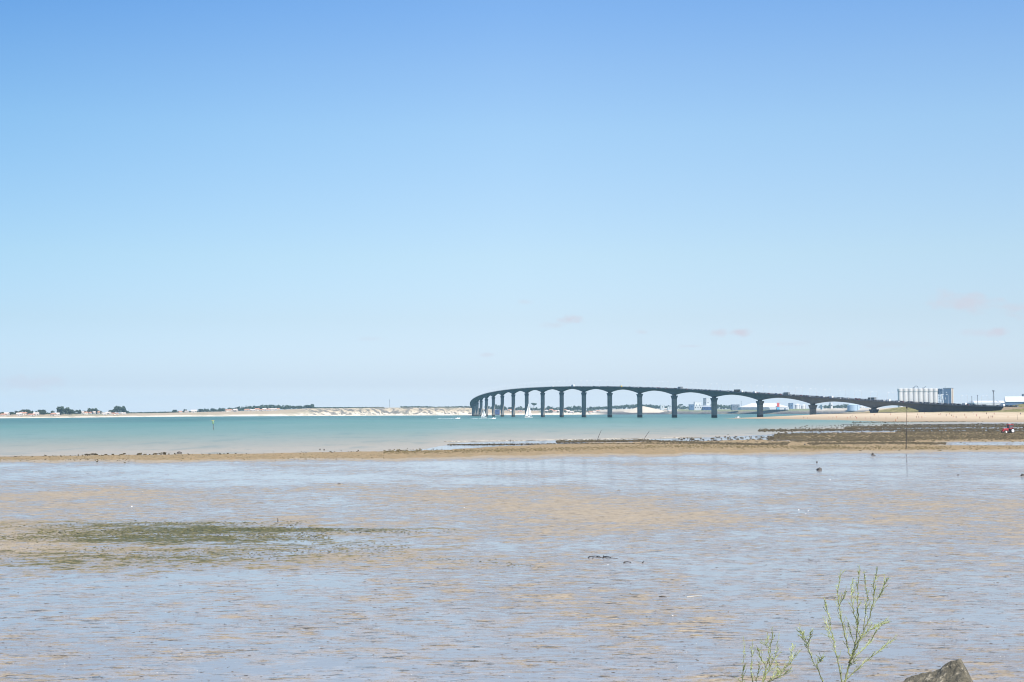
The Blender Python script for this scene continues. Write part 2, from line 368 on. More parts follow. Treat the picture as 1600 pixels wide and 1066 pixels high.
# ------------------------------------------------------------------ sand spit and dunes on the right
front = [(1128, 1500), (1180, 1390), (1240, 1275), (1300, 1150), (1340, 1040), (1400, 905), (1450, 900), (1500, 890), (1600, 840), (1750, 800), (2300, 700), (3000, 640)]
back = [(3000, 2600), (1900, 2500), (1700, 2450), (1400, 2150), (1320, 1840), (1265, 1660), (1200, 1580), (1150, 1530)]
poly = np.array([(xat(p, d), d) for p, d in front + back])
def sdist(X, Y):                                              # signed distance to the spit's outline, + inside
    d2 = np.full(X.shape, 1e18); ins = np.zeros(X.shape, bool)
    for k in range(len(poly)):
        a, b = poly[k], poly[(k + 1) % len(poly)]; e = b - a
        t = np.clip(((X - a[0]) * e[0] + (Y - a[1]) * e[1]) / (e @ e), 0, 1)
        d2 = np.minimum(d2, (X - a[0] - t * e[0]) ** 2 + (Y - a[1] - t * e[1]) ** 2)
        c = ((a[1] > Y) != (b[1] > Y)) & (X < (b[0] - a[0]) * (Y - a[1]) / (b[1] - a[1] + 1e-9) + a[0]); ins ^= c
    return np.where(ins, 1, -1) * np.sqrt(d2)
def nz2(X, Y, s, seed=0):
    f_ = np.frompyfunc(lambda x, y: mnoise.fractal(Vector((x * s, y * s, seed)), 1.0, 2.0, 4), 2, 1); return f_(X, Y).astype(float)
pxb = np.concatenate([np.arange(1090, 1640, 5), np.arange(1640, 3000, 40)]).astype(float); db = np.concatenate([np.arange(780, 1520, 7), np.arange(1520, 2640, 25)]).astype(float)
DX, DY = np.meshgrid(pxb, db); BXw = (DX - 800) / F * DY
def beach_z(X, Y, detail=True):
    X = np.asarray(X, float); Y = np.asarray(Y, float)
    s = sdist(X, Y); px = 800 + F * X / Y
    z = np.interp(s, [-60, 0, 40, 80, 110, 140, 200, 500], [-2.5, 0, 1.5, 3.4, 5.1, 6.4, 7.0, 7.2])
    z = z + 4.9 * np.exp(-((X - 455) / 33) ** 4 - ((Y - 1240) / 75) ** 2) * (s > 0)         # high dune right of the ramp
    z = z + 4.6 * np.exp(-((X - 600) / 130) ** 4 - ((Y - 1240) / 80) ** 2) * (s > 0)
    z = z + 5.5 * np.exp(-((X - 428) / 48) ** 2 - ((Y - 1545) / 75) ** 2) * (s > 0)         # dune behind the bridge
    if detail:
        n_ = nz2(X, Y, 1 / 26., 3.3); z = z + n_ * np.clip((s - 115) / 60, 0, 1) * .7
    return z
Zb = beach_z(BXw, DY); sdb = sdist(BXw, DY)
za = np.stack([np.clip(sdb / 400, 0, 1), np.clip(Zb / 14, 0, 1), np.zeros_like(Zb), np.ones_like(Zb)], -1)
g = G('beach_sand')
_, a = g.attr('zone')
gn = g.noise(.09, 5, .65); gn2 = g.noise(.4, 4, .7, (1, 1, 1), 4.4)
sand = g.mix(g.step(g.noise(.05, 4, .6, (1, 2, 1)), .35, .65), (.60, .465, .305), (.70, .565, .40))
sand = g.mix(g.step(a[0], .02, .20), (.44, .335, .22), sand)
grass = g.mix(g.step(gn2, .40, .60), (.105, .11, .036), (.35, .30, .12))
grass = g.mix(g.step(gn, .56, .68, 0, .6), grass, (.52, .41, .27))
gm = g.step(g.math('MULTIPLY_ADD', gn, .16, a[0]), .36, .43)
col = g.mix(gm, sand, grass)
BEACH = g.set(albedo=.78, Base_Color=col, Roughness=.9, Specular_IOR_Level=.1, Normal=g.bump(gn2, .5, .8))
tag(grid_mesh('beach', np.stack([BXw, DY, Zb], -1), BEACH, {'zone': za}), kind='structure')

# ------------------------------------------------------------------ far shore
offs = [-60, 0, 18, 30, 55, 85, 120, 160, 260, 500, 1200, 3200]
pxf = np.concatenate([np.arange(-1500, -20, 60), np.arange(-20, 1700, 4), np.arange(1700, 3500, 60)]).astype(float)
def far_D(px): return np.interp(px, FPX, FD)
def far_top(px):
    D = far_D(px) + 120; return HC + (yh(px) - np.interp(px, FPX, FTOP)) / F * D
Vf = np.zeros((len(offs), len(pxf), 3)); Af = np.ones((len(offs), len(pxf), 4)); Kf = np.zeros((len(offs), len(pxf), 4))
SANDC = (.84, .73, .57); FIELD = (.44, .345, .235); CLIFF = (.56, .455, .31); SCRUB = (.20, .20, .12); ROCKC = (.070, .062, .066); GREEN = (.22, .25, .12); PALE = (.60, .53, .43)
for j, px in enumerate(pxf):
    D = far_D(px); zt = far_top(px); jit = mnoise.noise(Vector((px * .06, 1.5, 0)))
    cliff = float(ss(450, 490, px) * (1 - ss(735, 790, px))); rock = float(ss(925, 955, px))
    prof = {0: [-1.5, 0, .09, .17, .45, .75, 1, 1.02, 1.03, 1.03, 1.03, 1.03], 1: [-1.5, 0, .09, .16, .62, .97, 1, 1.02, 1.02, 1.02, 1.02, 1.02]}
    for i, o in enumerate(offs):
        f0 = prof[0][i] * (1 - cliff) + prof[1][i] * cliff
        z = f0 * zt if i else -1.5
        if 1 < i < 7: z += jit * .5 + .35 * mnoise.noise(Vector((px * .35, i * 3., 4)))
        jo = mnoise.noise(Vector((px * .11, 9.1, i * .2))) * 14 * (1 if 2 < i < 7 else 0) * (1 + cliff) * (1 - .85 * rock)
        Y = D + o + jo
        Vf[i, j] = (xat(px, Y), Y, z)
        if i <= 3: c = np.array(SANDC) * (1 - rock) + np.array(ROCKC) * rock
        elif i <= 6:
            base = np.array(FIELD) * (1 - cliff) + np.array(CLIFF) * cliff
            if 840 < px < 930: base = np.array(SCRUB if i > 4 else PALE)
            if px >= 930: base = np.array(SANDC if (i == 4) else (PALE if px < 1060 or px > 1270 else GREEN))
            if 100 < px < 170 and i == 5: base = np.array((.30, .30, .2))
            c = base
        else: c = np.array(FIELD) if px < 930 else np.array(PALE)
        if px >= 930 and i == 4: c = np.array(ROCKC) * .8 + np.array(PALE) * .2
        Af[i, j, :3] = c; Kf[i, j] = (cliff if 3 <= i <= 6 else 0, rock, 0, 1)
g = G('far_land')
tint, _ = g.attr('tint'); _, k = g.attr('kind')
fn = g.noise(.05, 5, .7, (1, 1, 1.2)); fn2 = g.noise(.018, 4, .6, (1, .6, 2), 5.)
dark = g.math('MULTIPLY', g.step(fn, .46, .56), k[0])
col = g.mix(g.math('MULTIPLY', dark, .9), tint, (.13, .12, .105))
col = g.mix(g.step(fn2, .5, .62, 0, .45), col, (.30, .27, .17))
col = g.mix(g.math('MULTIPLY', g.step(g.noise(.16, 4, .7), .5, .62), .4), col, (.45, .37, .28))
FARM = g.set(albedo=.80, Base_Color=col, Roughness=.95, Specular_IOR_Level=.05)
tag(grid_mesh('far_shore', Vf, FARM, {'tint': Af, 'kind': Kf}), kind='structure')
def far_point(px, off=135):                                   # a point on the far shore's land
    D = float(far_D(px)); Y = D + off
    prof = np.interp(off, offs, [-.1, 0, .09, .17, .45, .75, 1, 1.02, 1.03, 1.03, 1.03, 1.03])
    return Vector((xat(px, Y), Y, float(far_top(px)) * prof - .3))

#@@PART2
# ------------------------------------------------------------------ materials for built things
def concrete(name, base, tide=None):
    g = G(name)
    n1 = g.noise(.12, 5, .6); n2 = g.noise(.9, 4, .65, (1, 1, .25), 2.)
    c = g.mix(g.step(n1, .35, .65), tuple(v * .86 for v in base), tuple(v * 1.1 for v in base))
    c = g.mix(g.step(n2, .55, .75, 0, .35), c, tuple(v * .6 for v in base))
    if tide:
        geo = g.n.new('ShaderNodeNewGeometry'); sp = g.n.new('ShaderNodeSeparateXYZ'); g.l.new(geo.outputs['Position'], sp.inputs[0])
        hgt = g.math('MULTIPLY_ADD', n2, 1.6, sp.outputs['Z'])
        c = g.mix(g.step(hgt, tide - .4, tide + .9), (.045, .042, .035), c)
    return g.set(Base_Color=c, Roughness=.85, Specular_IOR_Level=.2)
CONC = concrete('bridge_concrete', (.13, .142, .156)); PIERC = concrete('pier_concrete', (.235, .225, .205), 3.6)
ASPH = mat('asphalt', (.06, .06, .06), .9, .2, .5)
RAIL = mat('railing_paint', (.085, .062, .058), .6, .2, .3)
LAMPM = mat('lamp_steel', (.60, .62, .64), .45, .1, 2)
LAMPH = mat('lamp_white', (.80, .82, .84), .35, .05, 2)
WHITE = mat('white_paint', (.80, .79, .77), .45, .05, .4)
SAIL = mat('sail_cloth', (.85, .84, .82), .7, .04, .5)
CLAD = mat('white_cladding', (.60, .60, .59), .5, .06, .08)
GREYM = mat('grey_steel', (.16, .18, .21), .5, .15, .3)
BLUEC = mat('blue_cladding', (.10, .15, .235), .5, .1, .1)
NAVY = mat('navy_cladding', (.04, .06, .16), .5, .1, .1)
SKYC = mat('sky_blue_cladding', (.10, .38, .55), .5, .1, .2)
REDC = mat('red_cladding', (.62, .10, .08), .5, .1, .2)
GLASS = mat('dark_glass', (.03, .035, .04), .12, .1, 1)
SILOM = mat('silo_concrete', (.64, .585, .54), .75, .07, .06)
STRIPE = mat('rust_brown', (.36, .17, .10), .7, .2, .2)
CREAM = mat('cream_render', (.66, .58, .47), .8, .06, .1)
HOUSEW = mat('house_render', (.52, .465, .41), .8, .08, .3)
ROOFT = mat('terracotta_tile', (.44, .22, .14), .85, .2, 1.2)
LEAFF = mat('far_foliage', (.080, .105, .070), .85, .4, .25, spec=.15)
LEAFM = mat('pine_foliage', (.065, .088, .058), .85, .4, .3, spec=.15)
BARK = mat('bark', (.11, .085, .065), .9, .3, 3)
WOOD = mat('weathered_wood', (.13, .10, .08), .85, .35, 5)
DARKW = mat('wet_black_wood', (.035, .03, .026), .7, .3, 5)
BLACK = mat('black_paint', (.018, .018, .02), .5, .1, 3)
RUBBER = mat('tyre_rubber', (.022, .022, .022), .8, .2, 6)
SURF = mat('surf_foam', (.42, .375, .30), .8, .15, .5)
FOAM = mat('foam', (.80, .82, .82), .8, .08, .5)

# ------------------------------------------------------------------ bridge
DS = 5.0; NSP = 26
def bridge_path():
    d0, t0, c1, c2, c3 = 1300, .35683965, .02047665, -.148803, .0324154
    x, y = (1475 - 800) / F * d0, float(d0); pts = {0: (x, y, t0)}
    n = int(NSP * 110 / DS); 
    for i in range(1, n + 1):
        s = (i - .5) * DS / 1000; th = t0 + c1 * s + c2 * s ** 2 + c3 * s ** 3
        x -= math.sin(th) * DS; y += math.cos(th) * DS; pts[i] = (x, y, th)
    x, y, th = pts[0]
    for i in range(1, 100):
        x += math.sin(t0) * DS; y -= math.cos(t0) * DS; pts[-i] = (x, y, t0)
    return pts
BP = bridge_path()
zs_s = [-500, -150, -70, 0, 110, 220, 330, 440, 550, 660, 770, 880, 990, 1100, 1210, 1320, 1430, 1540, 1650, 1760, 1870, 1980, 2090, 2200, 2400, 2900]
zs_z = [9.8, 10.4, 11.8, 14.0, 18.5, 23.6, 28.4, 33.2, 37.6, 41.2, 44.2, 46.6, 48.0, 48.9, 49.4, 49.4, 48.8, 47.3, 45.0, 42.2, 39.0, 35.8, 32.5, 29, 23, 12]
_zc = np.polyfit(zs_s[2:], zs_z[2:], 7)
def deck_z(s):                                                # height of the parapet top
    return float(np.polyval(_zc, s)) if s > -60 else float(np.interp(s, zs_s, zs_z)) + (float(np.polyval(_zc, -60)) - float(np.interp(-60, zs_s, zs_z)))
def bp(s):
    i = s / DS; a = math.floor(i); t = i - a; A, B = BP[a], BP[a + 1]
    return tuple(A[k] + (B[k] - A[k]) * t for k in range(3))
def bframe(s):
    x, y, th = bp(s); tan = Vector((-math.sin(th), math.cos(th), 0)); nrm = Vector((math.cos(th), math.sin(th), 0))  # nrm points away (right)
    return Vector((x, y, 0)), tan, nrm
SUP = [32.] + [110. * k for k in range(1, NSP)] + [NSP * 110. - 5]
def depth(s):
    if s <= SUP[0]: return 6.6
    for a, b in zip(SUP, SUP[1:]):
        if a <= s <= b:
            u = abs(2 * (s - a) / (b - a) - 1)
            dm, dp = (3.0, 7.2)
            return dm + (dp - dm) * u ** 2.1
    return 7
bridge = tag(empty('bridge', bframe(0)[0]), 'long curved concrete viaduct on tall flared piers crossing the strait', 'bridge')
B0 = bframe(0)[0]
PAR = 1.25                                                    # parapet height
def sweep(s0, s1, prof, step=5.0):
    secs = []; s = s0
    while s <= s1 + 1e-6:
        c, t, n = bframe(s); z = deck_z(s) - PAR
        secs.append([c - B0 + n * u + Vector((0, 0, z + w)) for u, w in prof(s)]); s += step
    return secs
SEND = NSP * 110 - 10
def gird(s):
    d = depth(s); return [(-4.6, -.62), (-2.9 - .02, -d), (2.9, -d), (4.6, -.62)]
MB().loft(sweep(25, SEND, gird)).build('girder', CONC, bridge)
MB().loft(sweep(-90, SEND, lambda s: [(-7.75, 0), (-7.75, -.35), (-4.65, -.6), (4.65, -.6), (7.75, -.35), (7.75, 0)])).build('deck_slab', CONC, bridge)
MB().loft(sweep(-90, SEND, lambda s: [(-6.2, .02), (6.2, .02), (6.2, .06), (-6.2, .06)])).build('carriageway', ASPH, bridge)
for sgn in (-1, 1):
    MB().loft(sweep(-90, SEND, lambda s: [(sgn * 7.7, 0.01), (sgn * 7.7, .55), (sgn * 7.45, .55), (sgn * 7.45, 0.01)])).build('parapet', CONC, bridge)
    rb = MB().loft(sweep(-90, SEND, lambda s: [(sgn * 7.66, PAR - .12), (sgn * 7.66, PAR), (sgn * 7.5, PAR), (sgn * 7.5, PAR - .12)]))
    rb.loft(sweep(-90, SEND, lambda s: [(sgn * 7.62, .8), (sgn * 7.62, .92), (sgn * 7.54, .92), (sgn * 7.54, .8)]))
    s = -90
    while s < SEND:
        c, t, n = bframe(s); rb.box(c - B0 + n * sgn * 7.58 + Vector((0, 0, deck_z(s) - PAR + .9)), (.12, .1, .7), bp(s)[2]); s += 2.5
    rb.build('railing', RAIL, bridge)
# abutment and wing wall under the landward end
ab = MB(); ab.loft(sweep(-90, 33, lambda s: [(-6.6, -.7), (-6.6, -(deck_z(s) - PAR) + 2.0), (6.6, -(deck_z(s) - PAR) + 2.0), (6.6, -.7)]))
ab.build('abutment', concrete('abutment_concrete', (.075, .078, .085)), bridge)
def octo(lx, ly, ch): return [(-lx + ch, -ly), (lx - ch, -ly), (lx, -ly + ch), (lx, ly - ch), (lx - ch, ly), (-lx + ch, ly), (-lx, ly - ch), (-lx, -ly + ch)]
for k, s in enumerate(SUP[1:-1]):
    c, t, n = bframe(s); zt = deck_z(s) - PAR - depth(s)
    def sec(lx, ly, ch, z): return [c - B0 + t * u + n * w + Vector((0, 0, z)) for u, w in octo(lx, ly, ch)]
    zh = zt - 1.1                                             # top of the flared head
    hh = 4.6 if zh > 10 else max(2.0, zh * .45)
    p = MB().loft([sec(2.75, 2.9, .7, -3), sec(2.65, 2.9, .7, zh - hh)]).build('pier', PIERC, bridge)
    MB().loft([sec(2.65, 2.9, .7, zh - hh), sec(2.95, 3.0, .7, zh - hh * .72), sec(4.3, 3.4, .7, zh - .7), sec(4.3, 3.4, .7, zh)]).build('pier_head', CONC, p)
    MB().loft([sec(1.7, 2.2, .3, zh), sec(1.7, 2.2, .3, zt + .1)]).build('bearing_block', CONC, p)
# causeway carrying the road on from the abutment
cw = MB().loft([[q + B0 for q in r] for r in sweep(-480, -90, lambda s: [(-8, 0), (-16, -(deck_z(s) - PAR) + 3), (16, -(deck_z(s) - PAR) + 3), (8, 0)])])
tag(cw.build('causeway', BEACH), kind='structure')
rd = MB().loft([[q + B0 for q in r] for r in sweep(-480, -90.3, lambda s: [(-6.2, .004), (6.2, .004), (6.2, .05), (-6.2, .05)])])
tag(rd.build('road', ASPH), kind='structure')

# street lamps, a pair every 27.5 m
proto = empty('street_lamp')
MB().tube([(0, 0, 0), (0, 0, 4.2), (0, 0, 8.6)], [.14, .12, .10], 6).build('pole', LAMPM, proto)
MB().tube([(0, 0, 8.6), (.5, 0, 9.0), (1.4, 0, 9.15)], [.10, .09, .08], 5).build('arm', LAMPM, proto)
MB().box((1.6, 0, 9.15), (1.5, .62, .26)).build('lamp_head', LAMPH, proto, bevel=.06)
index_children(proto); first = True
nl = int((19 * 110 + 60) / 27.5)
for side, nm in ((-1, 'near'), (1, 'far')):
    for k in range(nl):
        s = -60 + k * 27.5 + (0 if side < 0 else 9)
        c, t, n = bframe(s); o = proto if first else copy_tree(proto); first = False
        o.location = c + n * side * 7.1 + Vector((0, 0, deck_z(s) - PAR + .02)); o.rotation_euler = (0, 0, bp(s)[2] + (0 if side < 0 else math.pi))
        tag(o, f'{ordinal(k)} lamp post from the right along the {nm} edge of the viaduct', 'street lamp', 'street lamps along the viaduct')

# vehicles on the bridge and the road beyond
def car(color_name, paint, kind='car'):
    r = empty({'car': 'car', 'van': 'delivery_van', 'truck': 'lorry', 'bus': 'coach'}[kind])
    if kind == 'car':
        L_, Wd, bz, tz = 4.3, 1.8, .82, 1.46
        MB().prism([(-2.15, .28), (2.15, .28), (2.15, .70), (2.0, .86), (.9, .95), (-1.9, .95), (-2.12, .75)], -.9, .9).build('body', paint, r, bevel=.08)
        MB().loft([[(-1.75, -.8, .94), (1.05, -.8, .94), (1.05, .8, .94), (-1.75, .8, .94)], [(-1.3, -.66, 1.42), (.35, -.66, 1.42), (.35, .66, 1.42), (-1.3, .66, 1.42)]]).build('window', GLASS, r)
        MB().box((-.47, 0, 1.45), (1.6, 1.28, .06)).build('roof', paint, r)
        wx = (1.35, -1.35); rad = .33
    elif kind == 'van':
        MB().prism([(-2.6, .35), (2.6, .35), (2.6, .95), (2.2, 1.25), (1.75, 2.1), (1.5, 2.35), (-2.6, 2.35)], -1, 1).build('body', paint, r, bevel=.08)
        MB().box((1.93, 0, 1.68), (.1, 1.7, .6), 0, Matrix.Rotation(R(-28), 3, 'Y')).build('windscreen', GLASS, r)
        Wd = 2.0; wx = (1.7, -1.6); rad = .36
    else:
        Ln = 11 if kind == 'bus' else 12
        MB().box((-.6 if kind == 'truck' else 0, 0, 2.0), (Ln - 2.6 if kind == 'truck' else Ln, 2.5, 2.9)).build('body', paint, r, bevel=.1)
        if kind == 'truck':
            MB().box((Ln / 2 - 1.0, 0, 1.65), (1.9, 2.4, 2.3)).build('cab', WHITE, r, bevel=.15)
            MB().box((Ln / 2 - .04, 0, 2.1), (.06, 2.1, .9)).build('windscreen', GLASS, r)
        else:
            for sy in (-1, 1): MB().box((0, sy * 1.26, 2.4), (10.2, .05, 1.0)).build('window', GLASS, r)
        Wd = 2.5; wx = (Ln / 2 - 1.6, -Ln / 2 + 1.8); rad = .5
    for a in wx:
        for sy in (-1, 1):
            MB().tube([(a, sy * (Wd / 2 - .2), rad), (a, sy * (Wd / 2 + .02), rad)], rad, 12).build('wheel', RUBBER, r)
    index_children(r); return r
PAINTS = {'white': WHITE, 'dark red': mat('car_red', (.22, .03, .025), .3, .05), 'black': mat('car_black', (.02, .02, .022), .3, .05),
          'grey': mat('car_grey', (.20, .21, .22), .3, .05), 'blue': mat('car_blue', (.04, .08, .22), .3, .05), 'yellow': mat('car_yellow', (.65, .45, .05), .4, .05),
          'silver': mat('car_silver', (.50, .51, .52), .3, .05)}
protos = {}
veh = []
def s_of_px(px):
    lo, hi = -480., 1900.
    for _ in range(50):
        m = (lo + hi) / 2; x, y, _t = bp(m)
        if 800 + F * x / y > px: lo = m
        else: hi = m
    return lo
spec = []
r2 = random.Random(4)
p = 1534.
while p > 880:
    c_ = r2.choice(['dark red', 'black', 'black', 'grey', 'grey', 'white', 'silver', 'blue', 'dark red'])
    spec.append((p, c_, 'car', r2.choice([-1.9, 1.9, -1.9])))
    p -= r2.choice([4.2, 4.8, 5.5, 6.5, 9]) if p > 990 else r2.choice([14, 20, 26])
for px, c_, kd in [(1155, 'black', 'bus'), (1161.5, 'white', 'van'), (1232, 'grey', 'truck'), (1066, 'grey', 'truck'), (973, 'yellow', 'van'), (1366, 'grey', 'bus'), (1391, 'white', 'van'), (866, 'white', 'van'), (898, 'white', 'truck'), (1182, 'white', 'van'), (1577, 'black', 'car'), (1583, 'black', 'car'), (1591, 'grey', 'car'), (1562, 'grey', 'car'), (1569, 'white', 'van'), (1510, 'white', 'van'), (1315, 'white', 'car'), (1302, 'white', 'van')]:
    spec = [q for q in spec if abs(q[0] - px) > (5 if kd in ('bus', 'truck') else 3)]
    spec.append((px, c_, kd, -1.9))
spec.sort(key=lambda q: -q[0])
words = {'car': 'car', 'van': 'delivery van', 'truck': 'lorry', 'bus': 'coach'}
for i, (px, c_, kd, lane) in enumerate(spec):
    s = s_of_px(px)
    if s < -470: continue
    c, t, n = bframe(s)
    if (c_, kd) not in protos: protos[(c_, kd)] = car(c_, PAINTS[c_], kd); o = protos[(c_, kd)]
    else: o = copy_tree(protos[(c_, kd)])
    o.location = c + n * lane * 1.6 + Vector((0, 0, deck_z(s) - PAR + .07))
    o.rotation_euler = (0, 0, bp(s)[2] + R(90) + (math.pi if lane > 0 else 0))
    where = 'on the viaduct' if s > -90 else 'on the road above the dune'
    tag(o, f'{c_} {words[kd]} {where}, {ordinal(i)} vehicle from the right', {'car': 'car', 'van': 'van', 'truck': 'lorry', 'bus': 'coach'}[kd], 'traffic on the viaduct road')

# ------------------------------------------------------------------ boats
def sailboat(loc, hull_len, sails, heading, label):
    r = empty('sailing_boat', loc, heading)
    h = hull_len / 2; secs = []
    for x, w, zb, zt in [(-h, .55, .25, 1.1), (-h * .6, .95, -.2, 1.05), (0, 1.15, -.35, 1.05), (h * .5, .85, -.25, 1.15), (h * .85, .35, 0, 1.3), (h, .06, .6, 1.4)]:
        k = hull_len / 9; secs.append([(x, -w * k, zt), (x, -w * .7 * k, zb), (x, w * .7 * k, zb), (x, w * k, zt)])
    MB().loft(secs).build('hull', WHITE, r, smooth=False)
    MB().loft([[(-h * .35, -.6, 1.1), (h * .3, -.5, 1.1), (h * .3, .5, 1.1), (-h * .35, .6, 1.1)], [(-h * .3, -.5, 1.6), (h * .2, -.4, 1.55), (h * .2, .4, 1.55), (-h * .3, .5, 1.6)]]).build('cabin', WHITE, r)
    mh = max(q[-1] for sname, pts in sails for q in pts) + .4
    MB().tube([(h * .12, 0, .9), (h * .12, 0, mh)], [.11, .07], 6).build('mast', LAMPM, r)
    MB().tube([(h * .12, 0, 2.0), (-h * .75, .1, 2.1)], .07, 6).build('boom', LAMPM, r)
    for nm, pts in sails:                                     # curved, thin but two-sided cloth
        a, b, c = [Vector((p_[0], 0, p_[1])) for p_ in pts]; m = MB(); n = 8; vs = []; fs = []
        for i in range(n + 1):
            for j in range(n + 1 - i):
                u, v = i / n, j / n; w = 1 - u - v; q = a * w + b * u + c * v
                q.y = -4.0 * (u * v + v * w + u * w) * .09 * (c - a).length * .5; q.x += .35 * math.sin(math.pi * u) * (1 if nm == 'mainsail' else .4) * -1
                vs.append(q)
        ix = lambda i, j: sum(n + 1 - k for k in range(i)) + j
        for i in range(n):
            for j in range(n - i):
                fs.append((ix(i, j), ix(i + 1, j), ix(i, j + 1)))
                if j < n - i - 1: fs.append((ix(i + 1, j), ix(i + 1, j + 1), ix(i, j + 1)))
        o = m.add(vs, fs).build(nm, SAIL, r, smooth=True); sm = o.modifiers.new('cloth', 'SOLIDIFY'); sm.thickness = .03
    return tag(r, label, 'sailing boat', 'sailing boats under the viaduct')
sailboat(at(826, 652.6, 1980) * 1 + Vector((0, 0, -at(826, 652.6, 1980).z)), 11.5, [('mainsail', [(.4, 2.2), (.55, 19.3), (-4.6, 2.3)]), ('headsail', [(.9, 1.8), (.8, 16.5), (5.2, 1.5)])], R(185), 'large sailing boat with a tall white sail in front of a pier')
sailboat(Vector((xat(755.5, 2080), 2080, 0)), 8.6, [('mainsail', [(.2, 2.0), (.45, 11.6), (-3.6, 2.1)]), ('headsail', [(.8, 1.6), (.6, 10.4), (4.0, 1.4)])], R(176), 'small sailing boat with two white sails by the leftmost piers')
def motorboat(px, Y, ln, label, heading=0, cabin=True):
    r = empty('motor_boat', (xat(px, Y), Y, 0), heading); h = ln / 2; k = ln / 6; secs = []
    for x, w, zb, zt in [(-h, .95, .0, .75), (-h * .4, 1.15, -.2, .8), (h * .3, 1.05, -.15, .95), (h * .75, .6, .15, 1.15), (h, .08, .7, 1.3)]:
        secs.append([(x, -w * k, zt * k), (x, -w * .7 * k, zb), (x, w * .7 * k, zb), (x, w * k, zt * k)])
    MB().loft(secs).build('hull', WHITE, r)
    if cabin:
        cb = MB().loft([[(-h * .35, -.8 * k, .8 * k), (h * .35, -.7 * k, .9 * k), (h * .35, .7 * k, .9 * k), (-h * .35, .8 * k, .8 * k)], [(-h * .3, -.65 * k, 2.0 * k), (h * .12, -.6 * k, 2.0 * k), (h * .12, .6 * k, 2.0 * k), (-h * .3, .65 * k, 2.0 * k)]]).build('cabin', WHITE, r)
        MB().box((h * .27, 0, 1.5 * k), (.05, 1.15 * k, .55 * k), 0, Matrix.Rotation(R(-24), 3, 'Y')).build('windscreen', GLASS, cb)
    else:
        MB().box((0, 0, 1.15 * k), (.6, .8, .7), 0).build('console', WHITE, r)
    MB().box((-h - .1, 0, .7), (.4, .45, .9)).build('outboard_motor', BLACK, r)
    return tag(r, label, 'motor boat', 'motor boats on the strait')
motorboat(1152.5, 1500, 6.2, 'small white cabin boat moored alone beyond the mussel rows', R(160))
motorboat(714.5, 1680, 6.5, 'white motor boat speeding left of the viaduct with a foaming wake', R(5), False)
motorboat(771, 1640, 6.0, 'white motor boat with a wake passing below the small sailing boat', R(-3), False)
def foam(name, pts, w0, w1, label):
    """a strip of broken foam lying on the water"""
    m = MB(); n = 60; A = [Vector(p_) for p_ in pts]
    for i in range(n):
        t = random.random(); f_ = t * (len(A) - 1); a = min(int(f_), len(A) - 2); c = A[a].lerp(A[a + 1], f_ - a)
        w = (w0 + (w1 - w0) * t); ln = random.uniform(1, 3.4) * w; q = random.uniform(.3, .7) * w
        m.lump((c.x + random.uniform(-1, 1) * ln * .3, c.y + random.uniform(-1, 1) * w * .6, .04), 1.0, 1.0)
        k = len(m.v) - len(OCT)
        for z in range(k, len(m.v)):
            v = m.v[z]; m.v[z] = (c.x + (v[0] - c.x) * ln, c.y + (v[1] - c.y) * q, .05 + (v[2] - .04) * .12)
    return tag(m.build(name, FOAM), label, 'foam', kind='stuff')
Pv = lambda px, Y: Vector((xat(px, Y), Y, 0))
foam('wake', [Pv(718, 1679), Pv(700, 1676), Pv(694, 1672)], .8, 1.6, 'white wake trailing behind the motor boat left of the viaduct')
foam('wake', [Pv(773, 1639), Pv(750, 1634), Pv(738, 1634)], .8, 1.5, 'white wake trailing below the small sailing boat')
for xs, ys in [((700, 760, 830), (690.5, 689.3, 688.2)), ((820, 870, 925), (688.6, 687.5, 686.5)), ((940, 985, 1010), (686, 685.5, 686)), ((1035, 1065, 1090), (684.6, 683.8, 684.2))]:
    m = MB(); A = [P(x, y, 0) for x, y in zip(xs, ys)]
    for i in range(60):
        t = random.random() * 2; a = min(int(t), 1); c = A[a].lerp(A[a + 1], t - a); k = len(m.v); m.lump(c, 1)
        lx, ly = random.uniform(.4, 1.8), random.uniform(.2, .8)
        for z in range(k, len(m.v)):
            v = m.v[z]; m.v[z] = (c.x + (v[0] - c.x) * lx, c.y + random.uniform(0, .01) + (v[1] - c.y) * ly, .04 + (v[2]) * .10)
    tag(m.build('surf', SURF), 'line of small breaking surf in the shallows beyond the mud bank', 'surf', kind='stuff')
#@@PART3
# ------------------------------------------------------------------ port: silos, tower, sheds, tanks, masts
DSI = 3500.
gz = lambda px, Y: min(float(far_top(px)), 12.)
def base_at(px, Y, z): return Vector((xat(px, Y), Y, z))
ZB = 8.0
px_m = DSI / F
for k in range(8):
    c = 1405.7 + 7.83 * k; top = zat(c, 607.4, DSI) - ZB; r_ = 3.55 * px_m; rh = 3.98 * px_m; col_h = 4.6 * px_m
    o = empty('grain_silo', base_at(c, DSI, ZB))
    MB().lathe((0, 0, 0), [(r_, 0), (r_, top - col_h)], 56).build('silo_body', SILOM, o, smooth=False)
    MB().lathe((0, 0, 0), [(r_, top - col_h), (rh, top - col_h + .8), (rh, top - .5), (rh - .4, top)], 56).build('silo_head', SILOM, o)
    tag(o, f'tall white grain silo with a collar, {ordinal(k)} from the left in the row of eight', 'silo', 'row of grain silos behind the viaduct')
def rbox(name, label, cat, px0, px1, pyt, Y, m, rz=0, zb=ZB, dep=None, roof=None):
    w = (px1 - px0) / F * Y; cx = (px0 + px1) / 2; h = zat(cx, pyt, Y) - zb
    o = empty(name, base_at(cx, Y, zb), rz); d = dep or w
    MB().box((0, 0, h / 2), (w, d, h)).build('wall', m, o)
    MB().box((0, 0, h + .35), (w + .8, d + .8, .7)).build('roof', roof or m, o)
    return tag(o, label, cat), w, d, h
o = empty('conveyor_gantry', base_at(1431, DSI, zat(1431, 607.4, DSI)))
